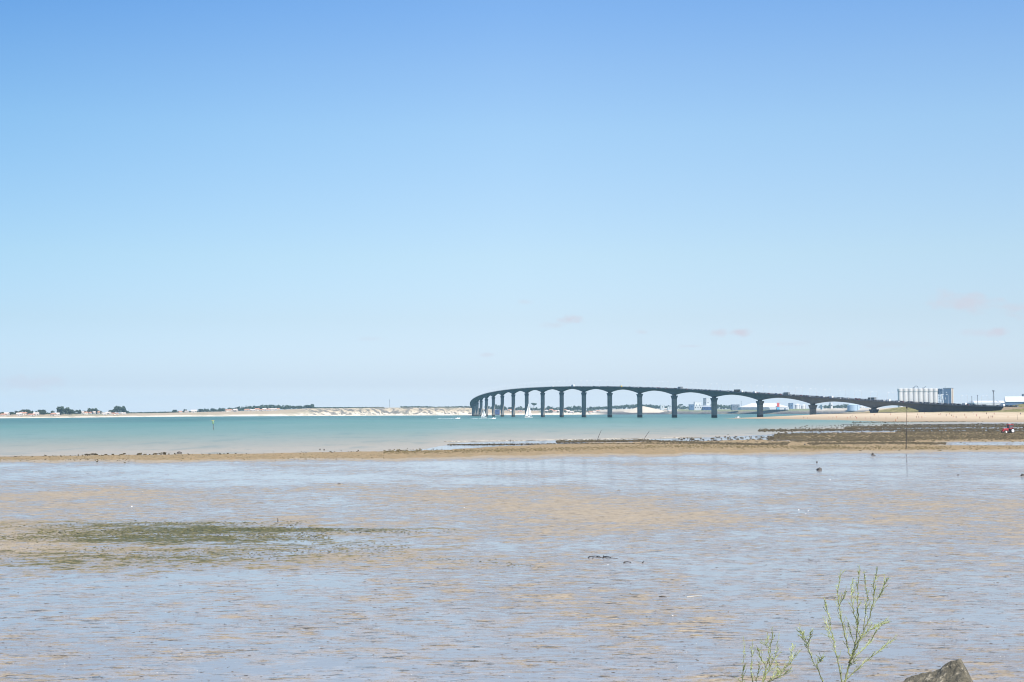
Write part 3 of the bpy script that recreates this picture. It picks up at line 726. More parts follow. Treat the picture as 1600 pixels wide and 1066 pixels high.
pts = [(math.cos(a) * 3.2 * px_m, 0, math.sin(a) * 4.2 * px_m) for a in np.linspace(math.pi, 0, 9)]
MB().tube(pts, .8, 6).build('arch_pipe', GREYM, o); MB().box((-4.2 * px_m, 0, 1.6), (3, 3, 3.2)).build('drive_house', GREYM, o)
tag(o, 'dark arched conveyor pipe on top of the white silos', 'conveyor')
o = empty('roof_crane', base_at(1442, DSI, zat(1442, 607.4, DSI)))
MB().tube([(0, 0, 0), (4.5 * px_m, 0, 4.0 * px_m)], .7, 6).build('jib', GREYM, o); MB().box((0, 0, 1.2), (3, 3, 2.4)).build('crane_cab', GREYM, o)
tag(o, 'small slanting jib crane on top of the white silos', 'crane')
# lattice stair tower between the silos and the elevator tower
w = 7.5 * px_m; hS = zat(1469, 607.2, DSI) - ZB; o = empty('stair_tower', base_at(1468.7, DSI, ZB), R(6)); m = MB()
for a in (-1, 1):
    for b in (-1, 1): m.box((a * w * .46, b * w * .46, hS / 2), (.9, .9, hS))
nlev = 9
for i in range(nlev): m.box((0, 0, (i + 1) * hS / nlev - 1), (w * .9, w * .9, .5))
for i in range(nlev): m.tube([(-w * .46 * (1 if i % 2 else -1), -w * .46, i * hS / nlev), (w * .46 * (1 if i % 2 else -1), -w * .46, (i + 1) * hS / nlev)], .5, 4)
m.build('steel_frame', BLUEC, o); MB().box((0, w * .1, hS * .86), (w * .8, w * .6, hS * .24)).build('machine_room', BLUEC, o)
MB().tube([(-w * .05, -w * .5, hS * .75), (w * .3, -w * .55, hS * .45), (w * .32, -w * .55, hS * .1)], 1.6, 8).build('chute', CLAD, o)
tag(o, 'blue steel stair tower with a white chute beside the silos', 'tower')
# elevator tower: blue cladding on the front face, cream right face
ang = R(-32); hE = zat(1480, 607, DSI) - ZB; o = empty('elevator_tower', base_at(1479.5, DSI, ZB), ang)
wf = 10.5 * px_m / math.cos(ang); wr = 6.8 * px_m / math.sin(-ang)
ctr = Vector((.3, wr * .3, 0))
MB().box((0, wr / 2, hE / 2), (wf, wr, hE)).build('wall', CREAM, o)
MB().box((-.1, -.25, hE / 2 - .3), (wf - .5, .5, hE - 1)).build('blue_facade', BLUEC, o)
MB().box((wf / 2 + .15, wr * .42, hE / 2), (.5, wr * .16, hE - .4)).build('brown_stripe', STRIPE, o)
MB().box((0, wr / 2, hE + .5), (wf + .6, wr + .6, 1)).build('roof', GREYM, o)
MB().tube([(-wf * .35, wr * .3, hE), (-wf * .35, wr * .3, hE + 6)], .35, 6).build('antenna', GREYM, o)
MB().box((-wf * .1, -.55, hE * .82), (3, .3, 2)).build('window', CLAD, o); MB().box((-wf * .22, -.55, hE * .55), (1.6, .3, 5)).build('window', CLAD, o)
tag(o, 'square elevator tower with blue front and sunlit cream side right of the silos', 'tower')

def shed(name, label, px0, px1, py_ridge, py_eave, Y, zb, wallm, roofm, dep=60, rz=0, hip=.25, band=None, cat='warehouse'):
    """long industrial shed with a low roof; hip = share of length taken by each sloped end"""
    w = (px1 - px0) / F * Y; cx = (px0 + px1) / 2; he = zat(cx, py_eave, Y) - zb; hr = zat(cx, py_ridge, Y) - zb
    o = empty(name, base_at(cx, Y + dep / 2, zb), rz)
    MB().box((0, 0, he / 2), (w, dep, he)).build('wall', wallm, o)
    x = w / 2 + .6; y = dep / 2 + .6; hx = x - w * hip
    MB().add([(-x, -y, he), (x, -y, he), (x, y, he), (-x, y, he), (-hx, -dep * .1, hr), (hx, -dep * .1, hr), (hx, dep * .1, hr), (-hx, dep * .1, hr)],
             [(0, 1, 5, 4), (1, 2, 6, 5), (2, 3, 7, 6), (3, 0, 4, 7), (4, 5, 6, 7), (3, 2, 1, 0)]).build('roof', roofm, o)
    if band:
        for a, b, m_ in band: MB().box(((a + b) / 2 * w - w / 2, -dep / 2 - .2, he * .5), ((b - a) * w, .4, he * .9)).build('wall_panel', m_, o)
    nd = max(2, int(w / 25))
    for i in range(nd): MB().box((-w / 2 + w * (i + .5) / nd, -dep / 2 - .45, min(he * .3, 2.5)), (5, .3, min(he * .6, 5))).build('door', GREYM, o)
    return tag(o, label, cat)
YW = 4720
zbW = zat(1190, 640.3, YW)
o = shed('warehouse', 'big white warehouse with a red and blue panel behind the viaduct piers', 1154, 1229, 629.8, 636.3, YW, zbW, CLAD, CLAD, 70, 0, .27,
         [(.0, .58, GREYM), (.59, .74, CLAD)])
w_ = 4.2 / F * YW; zz = lambda py: zat(1212, py, YW) - zbW
MB().box((xat(1212, YW) - xat(1191.5, YW), -36.2, (zz(629.6) + zz(636.2)) / 2), (w_, 2, zz(629.6) - zz(636.2))).build('red_panel', REDC, o)
MB().box((xat(1212, YW) - xat(1191.5, YW), -36.2, (zz(636.2) + 0) / 2), (w_, 2, zz(636.2))).build('blue_panel', SKYC, o)
rb = [('white low shed roofed in pale sheet behind the end of the viaduct', 1515, 1556, 626.2, 629.5, 3300, CLAD, CLAD, .08, None),
      ('flat white shed with a blue base behind the dune', 1556, 1572, 626.2, 629.8, 3320, CLAD, CLAD, .06, [(0, 1, BLUEC)])]
for lb, a, b, c, d, Y, wm, rm, hp, bd in rb: shed('warehouse', lb, a, b, c, d, Y, ZB, wm, rm, 60, 0, hp, bd)
# big white building with a blue gable on the right edge
Yg = 3250; o = empty('factory_hall', base_at(1590, Yg, ZB), R(-16)); wG = 44 / F * Yg; h1 = zat(1575, 628, Yg) - ZB; h2 = zat(1575, 619.6, Yg) - ZB
MB().prism([(-wG * .42, 0), (wG * .9, 0), (wG * .9, h1), (-wG * .42, h1)], 0, 50).build('wall', BLUEC, o)
MB().add([(-wG * .43, -1, h1), (wG * .91, -1, h1), (wG * .91, 25, h2), (-wG * .43, 25, h2), (wG * .91, 51, h1), (-wG * .43, 51, h1)], [(0, 1, 2, 3), (3, 2, 4, 5), (1, 4, 2), (0, 3, 5), (0, 5, 4, 1)]).build('roof', CLAD, o)
MB().box((wG * .3, -.5, h1 * .30), (wG * 1.1, 1, h1 * .42)).build('white_base', CLAD, o)
MB().box((wG * .35, -.5, h1 * .78), (wG * .4, 1, h1 * .18)).build('window', GLASS, o)
tag(o, 'large white roofed hall with a blue gable wall at the right edge', 'factory')
rbox('stair_block', 'small blue grey block standing above the hall at the right edge', 'tower', 1597, 1604, 616.5, 3330, GREYM)
# tanks
def tank(px0, px1, py_top, Y, zb, label, m=CLAD):
    r_ = (px1 - px0) / 2 / F * Y; c = (px0 + px1) / 2; h = zat(c, py_top, Y) - zb
    o = empty('storage_tank', base_at(c, Y, zb)); MB().lathe((0, 0, 0), [(r_, 0), (r_, h * .82)], 56).build('tank_shell', m, o)
    MB().lathe((0, 0, 0), [(r_ + .3, h * .82), (r_ * .5, h * .95), (.5, h)], 56).build('tank_roof', m, o)
    MB().tube([(r_ * .5, -r_ * .95, 0), (r_ * .5, -r_ * .95, h * .9)], .5, 5).build('ladder', GREYM, o)
    return tag(o, label, 'storage tank', 'storage tanks of the port')
TK = mat('pale_blue_tank', (.42, .52, .60), .5, .06, .05)
tank(1323, 1342, 631.5, 4560, 10, 'wide pale blue tank with a cone roof left of the landing pier', TK)
tank(1241, 1250, 630.8, 4800, 10, 'white tank right of the big warehouse', CLAD)
tank(1251, 1259, 632.0, 4820, 10, 'smaller white tank just left of the second pier from the beach', CLAD)
tank(1341, 1350, 634.2, 4600, 10, 'low white tank close behind the pale blue tank', CLAD)
for lb, px0, px1, pyt, Y, m, cat in [
    ('dark grey slab tower next to a white one behind the piers', 1099, 1101.9, 622.6, 4900, GREYM, 'tower'),
    ('tall white slab tower behind the piers', 1102.2, 1107.6, 622.2, 4900, CLAD, 'tower'),
    ('white mill building with a stepped roof left of the slab towers', 1084, 1094.5, 628.2, 4900, CLAD, 'building'),
    ('blue grey shed left of the white mill building', 1076, 1083.5, 632.3, 4880, BLUEC, 'warehouse'),
    ('dark blue low shed below the slab towers', 1097, 1111, 636.2, 4870, NAVY, 'warehouse'),
    ('long white office block under the slab towers', 1083, 1112, 634, 4890, CLAD, 'building'),
    ('dark blue tall block right of the big warehouse', 1232, 1237.5, 630.3, 4790, BLUEC, 'building'),
    ('small white kiosk tower between tank and pier', 1282.3, 1284.5, 633, 4560, CLAD, 'tower'),
    ('white slim tower left of the pale blue tank', 1296, 1299, 629.5, 4700, CLAD, 'tower'),
    ('navy shed standing at the water between two left piers', 773, 780.5, 640.5, 4560, NAVY, 'warehouse'),
    ('white low block right of the sand heap', 1031, 1037, 633, 4960, CLAD, 'building'),
    ('white shed with flat roof right of the sand heap', 1042, 1049, 635.5, 4960, CLAD, 'building'),
    ('grey long shed among trees left of the big warehouse', 1142, 1154, 632.6, 4850, GREYM, 'warehouse')]:
    zb = 2.0 if 'navy' in lb else float(far_top((px0 + px1) / 2)) * .8
    if 'navy' in lb: Y = float(far_D(776)) + 20
    o, w, d, h = rbox('tower' if cat == 'tower' else ('warehouse' if cat == 'warehouse' else 'office_block'), lb, cat, px0, px1, pyt, Y, m, 0, zb, dep=25)
    for i in range(max(1, int(w / 9))):
        MB().box((-w / 2 + (i + .5) * w / max(1, int(w / 9)), -12.7, h * .62), (3, .4, min(3, h * .2))).build('window', GLASS, o)
# sand heap on the quay
m = MB(); n1 = 40; ring = []
hp = empty('sand_heap', base_at(1005, 5080, 6)); vs = []; fs = []
for i in range(9):
    for j in range(n1):
        a = j / n1 * 2 * math.pi; rr = i / 8; x = math.cos(a) * rr * 42 / F * 5080; y = math.sin(a) * rr * 45
        z = (zat(1005, 634.8, 5080) - 6) * max(0, 1 - rr) ** .75 * (1 + .16 * mnoise.noise(Vector((x * .03, y * .03, 2)))) * (.75 + .25 * math.cos(x * .022))
        vs.append((x, y, z))
for i in range(8):
    for j in range(n1): fs.append((i * n1 + j, i * n1 + (j + 1) % n1, (i + 1) * n1 + (j + 1) % n1, (i + 1) * n1 + j))
m.add(vs, fs).build('heap', mat('pale_sand', (.50, .43, .33), .95, .08, .05), hp, smooth=True)
tag(hp, 'broad pale heap of sand on the far quay between two piers', 'sand heap')
def mast(px, py0, py1, Y, label, r_=.35):
    z0 = zat(px, py0, Y); h = zat(px, py1, Y) - z0; o = empty('lattice_mast', base_at(px, Y, z0 - 2)); m = MB()
    for a in range(3):
        x, y = math.cos(a * 2.094) * r_ * 2.2, math.sin(a * 2.094) * r_ * 2.2; m.tube([(x, y, 0), (x * .35, y * .35, h + 2)], r_ * .5, 4)
    for i in range(10):
        z = i * (h + 2) / 10; k = 1 - .65 * i / 10; a = i * 2.094
        m.tube([(math.cos(a) * r_ * 2.2 * k, math.sin(a) * r_ * 2.2 * k, z), (math.cos(a + 2.094) * r_ * 2.2 * k, math.sin(a + 2.094) * r_ * 2.2 * k, z + (h + 2) / 10)], r_ * .35, 4)
    m.build('lattice', GREYM, o); MB().box((0, 0, h + 2), (r_ * 4, r_ * 4, r_ * 3)).build('antenna_head', GREYM, o)
    return tag(o, label, 'mast', 'masts on the skyline')
mast(1551.5, 634, 611, 1900, 'tall dark mast behind the dune at the right end of the viaduct', .55)
mast(1526.5, 634, 618, 1900, 'thin pale mast left of the tall mast by the dune', .3)
mast(1517.5, 634, 620, 1900, 'thinnest mast near the right end of the viaduct', .25)
mast(608.5, 636.5, 625, 4560, 'lone radio mast on top of the far cliff', .6)
mast(1157.5, 634, 627, 4900, 'short mast left of the big white warehouse', .5)

# ------------------------------------------------------------------ houses and trees on the far shore
def house(roofm, wallm):
    o = empty('house'); w, d, h = 11., 8., 4.4
    MB().box((0, 0, h / 2), (w, d, h)).build('wall', wallm, o)
    rf = MB().loft([[(-w / 2 - .4, -d / 2 - .4, h - .2), (-w / 2 - .4, 0, h + 2.3), (-w / 2 - .4, d / 2 + .4, h - .2)], [(w / 2 + .4, -d / 2 - .4, h - .2), (w / 2 + .4, 0, h + 2.3), (w / 2 + .4, d / 2 + .4, h - .2)]]).build('roof', roofm, o)
    MB().box((w * .3, .8, h + 2.2), (.8, .8, 1.8)).build('chimney', wallm, rf)
    for x in (-3.6, 3.4): MB().box((x, -d / 2 - .03, 2.2), (1.4, .12, 1.5)).build('window', GLASS, o)
    MB().box((0, -d / 2 - .03, 1.1), (1.1, .12, 2.2)).build('door', BLUEC, o)
    index_children(o); return o
hp = [house(ROOFT, HOUSEW), house(mat('pale_roof', (.58, .50, .44), .8, .1, .5), HOUSEW), house(ROOFT, CREAM)]
hused = [0, 0, 0]
HL = [(6, 60), (9, 80), (31, 70), (37, 90), (50, 60), (57, 80), (84, 60), (88, 70), (128, 110), (133, 100), (140, 110), (146, 110), (152, 110), (163, 80), (170, 90), (177, 70), (182, 75), (193, 80),
      (282, 110), (292, 115), (303, 110), (356, 110), (360, 118), (368, 112), (386, 112), (390, 118), (396, 108), (402, 115), (408, 108), (413, 115), (418, 110), (423, 112), (429, 108), (434, 115),
      (796, 95), (800, 70), (812, 60), (848, 100), (853, 80), (861, 95), (866, 60), (870, 70), (883, 100), (887, 70), (893, 50), (912, 50), (922, 45), (928, 50), (934, 60), (1040, 95), (1046, 60)]
names = ['white house with a terracotta roof', 'white house with a pale roof', 'cream house with a terracotta roof']
HL.sort()
cnt = {}
for i, (px, off) in enumerate(HL):
    k = [0, 1, 1, 2, 0, 1][i % 6]; o = hp[k] if not hused[k] else copy_tree(hp[k]); hused[k] = 1
    o.location = far_point(px, off); o.rotation_euler = (0, 0, random.uniform(-.5, .5)); s_ = random.uniform(.75, 1.05) * (1 if px < 300 else 1.15); o.scale = (s_ * random.uniform(.9, 1.4), s_, s_)
    area = 'left far shore' if px < 240 else 'hillside village' if px < 500 else 'shore behind the piers'
    q = cnt.get(area, 0); cnt[area] = q + 1
    tag(o, f'{names[k]}, {ordinal(q)} from left on the {area}', 'house', 'houses on the far shore')

def crown(m, c, rx, rz, n, size, rnd, clumps=7):
    cl = [(Vector((rnd.gauss(0, .45) * rx, rnd.gauss(0, .45) * rx, rnd.uniform(-.5, .55) * rz)), rnd.uniform(.35, .62)) for _ in range(clumps)]
    for i in range(n):
        cc, k = rnd.choice(cl); d = Vector((rnd.gauss(0, 1), rnd.gauss(0, 1), rnd.gauss(0, 1))).normalized() * k * rnd.uniform(.55, 1.05)
        p = Vector(c) + cc + Vector((d.x * rx, d.y * rx, d.z * rz)); a = Vector((rnd.gauss(0, 1), rnd.gauss(0, 1), rnd.gauss(0, 1))).normalized(); b = a.orthogonal().normalized(); e = a.cross(b); q = size * rnd.uniform(.6, 1.3)
        m.add([p + b * q, p + e * q * .7, p - b * q, p - e * q * .7 + a * q * .3], [(0, 1, 2, 3)])
    return m
rt = random.Random(11)
def tree(kind):
    o = empty('pine_tree' if kind == 'umbrella' else 'tree')
    if kind == 'round':
        MB().tube([(0, 0, -.5), (.1, 0, 2.5), (.2, .1, 5)], [.4, .3, .15], 7).build('trunk', BARK, o); crown(MB(), (0, 0, 5.6), 5.0, 4.4, 900, .8, rt, 10).build('crown', LEAFF, o)
    elif kind == 'wide':
        MB().tube([(0, 0, -.5), (-.2, 0, 2), (.2, .1, 4)], [.4, .3, .15], 7).build('trunk', BARK, o); crown(MB(), (0, 0, 4.4), 6.5, 3.3, 900, .8, rt, 12).build('crown', LEAFM, o)
    elif kind == 'umbrella':
        MB().tube([(0, 0, -.5), (.3, 0, 4), (.1, .1, 8)], [.35, .28, .18], 7).tube([(.2, 0, 6), (2, .3, 8.6)], [.16, .08], 5).tube([(.2, 0, 6.3), (-1.9, -.3, 8.7)], [.16, .08], 5).build('trunk', BARK, o)
        crown(MB(), (0, 0, 9.2), 4.6, 1.9, 700, .6, rt, 10).build('crown', LEAFM, o)
    else:
        MB().tube([(0, 0, -.5), (.1, 0, 2), (0, .1, 3.4)], [.25, .2, .1], 7).build('trunk', BARK, o); crown(MB(), (0, 0, 3.2), 3.0, 2.7, 500, .6, rt, 7).build('crown', LEAFF, o)
    index_children(o); return o
tp = {k: tree(k) for k in ('round', 'wide', 'umbrella', 'small')}; tused = set()
TL = [(3, 'small', 1.0, 90), (17, 'wide', .8, 100), (30, 'round', .75, 110), (42, 'wide', 1.3, 115), (50, 'round', .7, 110), (58, 'small', 1.1, 100), (66, 'wide', 1.2, 110), (84, 'small', 1.2, 115),
      (95, 'round', 1.5, 110), (103, 'round', 1.4, 115), (109, 'wide', 1.3, 112), (116, 'round', .85, 120), (124, 'round', .85, 122), (134, 'wide', .8, 130), (141, 'round', 1.1, 125), (147, 'round', 1.15, 122), (156, 'small', 1.1, 120),
      (176, 'wide', 1.0, 130), (183, 'round', 1.5, 135), (190, 'round', 1.45, 138), (196, 'wide', 1.0, 120), (273, 'wide', .8, 125), (289, 'small', 1.2, 130), (315, 'wide', .9, 130), (322, 'round', .8, 135), (334, 'wide', .9, 140), (345, 'round', .8, 140),
      (482, 'wide', 1.1, 135), (488, 'round', .95, 132), (777, 'round', 1.2, 130), (785, 'wide', 1.3, 130), (834, 'umbrella', 1.75, 120), (857, 'round', 1.1, 140), (888, 'wide', 1.1, 150), (899, 'round', 1.2, 150), (1063, 'umbrella', 1.2, 125)]
TL.sort()
tl = {'round': 'round dense dark tree', 'wide': 'broad low spreading tree', 'umbrella': 'umbrella pine with a flat crown', 'small': 'small bushy tree'}; cnt = {}
for px, kd, sc, off in TL:
    o = tp[kd] if kd not in tused else copy_tree(tp[kd]); tused.add(kd); o.location = far_point(px, off); o.rotation_euler = (0, 0, random.uniform(0, 6.28)); sc *= 1.3 * (float(far_D(px)) / 3600) ** .5
    o.scale = (sc * random.uniform(.9, 1.15), sc, sc * random.uniform(.92, 1.08))
    area = 'left far shore' if px < 240 else 'shore left of the cliff' if px < 500 else 'shore behind the viaduct'; q = cnt.get((kd, area), 0); cnt[(kd, area)] = q + 1
    lb = f'{tl[kd]}, {ordinal(q)} such from left on the {area}'
    if px in (183, 190): lb = f'{"left" if px == 183 else "right"} half of the pair of biggest round trees on the left shore'
    tag(o, lb, 'tree', 'single trees on the far shore')
def wood(px0, px1, hts, label, dep=(130, 200), m_=LEAFF, dens=1.0):
    m = MB(); r3 = random.Random(int(px0)); px = px0
    while px < px1:
        off = r3.uniform(*dep); p = far_point(px, off); hpx = np.interp(px, [h[0] for h in hts], [h[1] for h in hts]) * r3.uniform(.65, 1.15); h = hpx / F * (p.y); rx = max(2.2, h * .55) * r3.uniform(.8, 1.4)
        m.tube([p, p + Vector((0, 0, h * .5))], [.3, .2], 5); crown(m, p + Vector((0, 0, h * .52)), rx, h * .5, 90, max(.9, h * .14), r3, 5)
        px += rx * .62 / p.y * F / dens
    return tag(m.build('wood', m_), label, 'wood', kind='stuff')
wood(-10, 175, [(0, 2.2), (60, 3.2), (90, 2.2), (175, 2.6)], 'low hedge line behind the houses of the left far shore', (130, 200))
wood(200, 352, [(200, 1.8), (300, 2.4), (352, 3.6)], 'low thin line of trees along the far left shore')
wood(340, 485, [(340, 4), (380, 7), (410, 8.5), (440, 7.5), (460, 5.5), (485, 4.5)], 'dense dark wood on the ridge behind the hillside village', (135, 260), LEAFM, 1.5)
wood(485, 600, [(485, 2.2), (540, 1.6), (600, 1.2)], 'dark hedge of trees along the top of the cliff')
wood(626, 676, [(626, 2.2), (660, 2.6), (676, 2)], 'flat topped wood on the cliff left of the viaduct')
wood(676, 745, [(676, 1.4), (720, 2.4), (745, 2.8)], 'row of trees on the cliff next to the leftmost piers')
wood(760, 930, [(760, 5), (800, 6.5), (840, 4.5), (870, 6.5), (930, 5)], 'dark trees of the town behind the middle piers', (140, 300), LEAFF, 1.1)
wood(925, 1045, [(925, 5), (960, 6), (985, 7), (1045, 6)], 'dense dark wood behind the sand heap', (250, 360), LEAFM, 1.4)
wood(1048, 1162, [(1048, 5), (1075, 5.5), (1120, 7), (1162, 5)], 'blue dark wood between the port buildings', (200, 330), LEAFF, 1.2)
wood(1282, 1345, [(1282, 6), (1320, 6), (1345, 4)], 'wood behind the pale blue tank', (150, 260), LEAFF, 1.2)
wood(845, 935, [(845, 2.4), (880, 3), (935, 2.0)], 'low scrub above the beach between the middle piers', (55, 90), LEAFF, .8)
#@@PART4
# ------------------------------------------------------------------ oyster and mussel rows on the flat (beyond counting: stuff)
OYS = mat('oyster_clumps', (.085, .070, .045), .9, .5, .8, spec=.05); OYT = mat('weedy_clumps', (.125, .10, .052), .9, .45, .8, spec=.05)
def rows(label, m_, lst, name='oyster_bed', cat='oyster bed', z0=.13):
    m = MB()
    for (pts, th, n, size) in lst:
        xs = [p_[0] for p_ in pts]; ys = [p_[1] for p_ in pts]
        for i in range(n):
            px = random.uniform(xs[0], xs[-1]); py = np.interp(px, xs, ys) + random.gauss(0, .5) * th
            c = P(px, py, .05); k = len(m.v); s_ = size * random.uniform(.5, 1.3); m.lump((0, 0, 0), 1.0)
            lx, ly, lz = s_ * random.uniform(1.0, 2.6), s_ * random.uniform(.8, 1.6), s_ * random.uniform(.5, 1.0)
            for z in range(k, len(m.v)):
                v = m.v[z]; m.v[z] = (c.x + v[0] * lx, c.y + v[1] * ly, z0 + v[2] * lz)
    return tag(m.build(name, m_), label, cat, kind='stuff')
rows('dark rows of oyster clumps on the middle of the bank', OYS, [([(700, 695.4), (1040, 693.5)], .7, 900, .11), ([(870, 690.6), (1000, 689), (1080, 692), (1180, 695), (1232, 693)], 1.5, 3600, .12), ([(1000, 693), (1230, 696)], 1.4, 700, .11)])
rows('broad dark oyster beds on the right of the bank', OYS, [([(1210, 680.5), (1300, 679.5), (1620, 679)], 3.0, 4200, .15), ([(1200, 686), (1620, 684)], 4.0, 5200, .14), ([(1262, 694), (1400, 693), (1478, 694)], 1.7, 2600, .12),
     ([(1185, 673), (1300, 672), (1620, 671)], 1.8, 2600, .18), ([(1320, 668.5), (1450, 666.8), (1620, 666)], 2.0, 3000, .2), ([(1380, 664.5), (1620, 663)], 1.0, 700, .2), ([(1330, 660.2), (1450, 659.3), (1570, 658.8)], .6, 620, .22),
     ([(1400, 675.5), (1620, 675)], 1.8, 1800, .17), ([(1240, 689.5), (1430, 688.5)], 1.8, 1600, .13)])
rows('olive weed covered clumps scattered along the tan bank', OYT, [([(600, 707.5), (700, 706.5), (900, 702), (1040, 698), (1320, 699.5)], 3.2, 4800, .085), ([(1240, 701), (1480, 701)], 3, 900, .09), ([(0, 718), (600, 713)], 4, 1300, .055), ([(1210, 684), (1620, 682)], 7, 2600, .13), ([(1280, 700), (1620, 699)], 4, 500, .09)])
rows('sparse dark clods along the sea edge of the bank', OYS, [([(0, 714), (250, 711.5), (500, 707.5), (660, 703)], 1.6, 80, .10), ([(130, 711), (280, 709.5)], 1.6, 22, .2), ([(1060, 688), (1250, 684)], 6, 160, .16), ([(1240, 669), (1400, 663)], 3, 120, .2)])
WEEDM = mat('seaweed', (.060, .064, .024), .55, .5, 3, color2=(.15, .135, .055))
rows('ragged clumps and strands of olive green seaweed on the left of the flat', WEEDM, [([(60, 832), (250, 829), (420, 826.5), (520, 828.5)], 3.4, 1100, .045), ([(500, 829), (640, 831)], 4.5, 260, .035), ([(640, 830), (720, 831)], 3, 50, .03), ([(0, 840), (300, 836), (520, 838)], 7, 1500, .04), ([(0, 862), (300, 866), (640, 858)], 14, 1500, .032), ([(0, 824), (250, 818), (480, 818)], 4, 500, .04), ([(640, 872), (850, 884)], 6, 160, .03)], 'seaweed', 'seaweed', .035)
# small litter of clods, weed scraps and shell over the flat
m = MB(); ms = MB(); r4 = random.Random(3)
for i in range(6500):
    px = r4.uniform(-60, 1660); py = 728 + 372 * r4.random() ** .8 if i % 2 else 890 + 200 * r4.random() ** .8; c = P(px, py, .035); s_ = r4.uniform(.008, .024) * (1 + (c.y / 130)) * (.6 if r4.random() < .6 else 1.15)
    k = len(m.v); m.lump((0, 0, 0), 1.0); el = r4.uniform(1, 3.2)
    for z in range(k, len(m.v)):
        v = m.v[z]; m.v[z] = (c.x + v[0] * s_ * el, c.y + v[1] * s_ * 1.2, .035 + v[2] * s_ * .55)
tag(m.build('mud_litter', mat('dark_clods', (.07, .06, .045), .7, .4, 4)), 'tiny dark clods and weed scraps strewn over the wet flat', 'mud litter', kind='stuff')
cent = [(P(r4.uniform(0, 1600), r4.uniform(960, 1060), 0), r4.uniform(.3, .8)) for _ in range(46)]
for i in range(2600):
    if r4.random() < .75: c0, rr = r4.choice(cent); c = c0 + Vector((r4.gauss(0, rr), r4.gauss(0, rr), 0))
    else: c = P(r4.uniform(0, 1600), r4.uniform(880, 1070), 0)
    s_ = r4.uniform(.008, .022); k = len(ms.v); ms.lump((0, 0, 0), 1.0)
    for z in range(k, len(ms.v)):
        v = ms.v[z]; ms.v[z] = (c.x + v[0] * s_ * 1.5, c.y + v[1] * s_, .036 + v[2] * s_ * .5)
tag(ms.build('shell_litter', mat('broken_shell', (.68, .64, .56), .5, .2, 5)), 'specks of broken white shell over the near flat', 'shell litter', kind='stuff')

# ------------------------------------------------------------------ posts and stakes
c = P(1415.5, 703, .05); top = at(1417, 635, c.y); o = empty('marker_pole', c); h = top - c; o['x'] = 0; del o['x']
MB().tube([(0, 0, -.4), h * .5], [.085, .075], 10).build('lower_post', DARKW, o)
MB().tube([h * .495, h * .97], [.045, .035], 8).build('upper_pole', WOOD, o)
MB().lathe(h * .95, [(.12, 0), (.13, .3), (.08, .38)], 10).build('topmark', BLACK, o)
tag(o, 'tall leaning marker pole with a black topmark standing in the tan bank', 'marker pole')
c = P(333.6, 671.3, 0); o = empty('channel_beacon', c)
MB().tube([(0, 0, -1), (-.18, 0, 2.6)], [.13, .11], 8).build('post', WOOD, o)
MB().lathe((-.18, 0, 2.45), [(.45, 0), (.42, .6), (.30, 1.05), (.08, 1.5)], 12).build('topmark', mat('green_topmark', (.20, .32, .17), .5, .15, 3), o)
MB().box((-.25, -.05, 3.75), (1.1, .2, .35)).build('yellow_board', mat('faded_yellow', (.45, .38, .16), .6, .1, 3), o)
tag(o, 'small channel beacon with a green topmark standing in the sea', 'beacon')
def stake(p0, p1, label, r_=.055):
    c = P(*p0, .02); q = at(p1[0], p1[1], c.y + .3); o = MB().tube([Vector((0, 0, -.3)), (q - c) * .5 + Vector((.02, 0, .01)), q - c], [r_, r_ * .9, r_ * .6], 7).build('wooden_stake', DARKW, loc=c)
    return tag(o, label, 'stake', 'stakes on the oyster bank')
stake((931.5, 690.5), (939.5, 672.5), 'thin stake leaning right, left of the two long leaning stakes')
stake((1002.5, 691), (1014.5, 674), 'thin stake leaning far right, right of the two long leaning stakes')
stake((1077.6, 691.5), (1078, 682.8), 'short upright stake on the middle oyster row', .06)
stake((433.5, 817), (434, 810), 'short dark stake in the green weed on the flat', .03)
stake((797, 690), (797.4, 687), 'tiny stub post in the surf line', .06)
stake((1589.5, 659), (1589.5, 648), 'upright post at the foot of the beach on the right', .09)
# low rack in the shallows
c = P(1330, 666.5, 0); o = empty('oyster_rack', c); m = MB()
for x in (-3.5, 0, 3.5): m.tube([(x, 0, -.3), (x, 0, .9)], .09, 6)
m.build('legs', DARKW, o); MB().box((0, 0, .9), (8.5, 1.1, .14)).build('rack_top', DARKW, o); MB().tube([(1, 0, .9), (1, 0, 2.4)], .08, 6).build('rack_post', DARKW, o)
tag(o, 'dark oyster rack standing in shallow water before the sand spit', 'oyster rack')

# ------------------------------------------------------------------ tractor
c = P(1576, 677, .05); o = empty('tractor', c, R(196)); TR = mat('tractor_red', (.42, .035, .045), .45, .2, 1.5)
MB().loft([[(.2, -.38, .75), (1.95, -.34, .75), (1.95, .34, .75), (.2, .38, .75)], [(.2, -.40, 1.45), (1.85, -.33, 1.36), (1.85, .33, 1.36), (.2, .40, 1.45)]]).build('hood', TR, o, bevel=.08)
MB().box((-.2, 0, .8), (2.4, .5, .5)).build('chassis', GREYM, o)
MB().box((2.02, 0, .75), (.25, .75, .5)).build('front_weight', TR, o, bevel=.04)
cab = empty('cab'); cab.parent = o
m = MB()
for x, y in ((.15, .62), (.15, -.62), (-1.15, .62), (-1.15, -.62)): m.tube([(x, y, 1.3), (x * .85 - .1, y * .92, 2.45)], .05, 6)
m.build('cab_frame', TR, cab); MB().box((-.5, 0, 2.5), (1.65, 1.35, .14)).build('cab_roof', TR, cab, bevel=.05)
MB().loft([[(.12, -.58, 1.3), (.12, .58, 1.3), (-1.1, .58, 1.3), (-1.1, -.58, 1.3)], [(.0, -.53, 2.42), (.0, .53, 2.42), (-1.05, .53, 2.42), (-1.05, -.53, 2.42)]]).build('cab_glass', mat('cab_glass_tint', (.10, .11, .12), .1, .1), cab)
MB().box((-.55, 0, 1.1), (.5, .5, .35)).build('seat', BLACK, o)
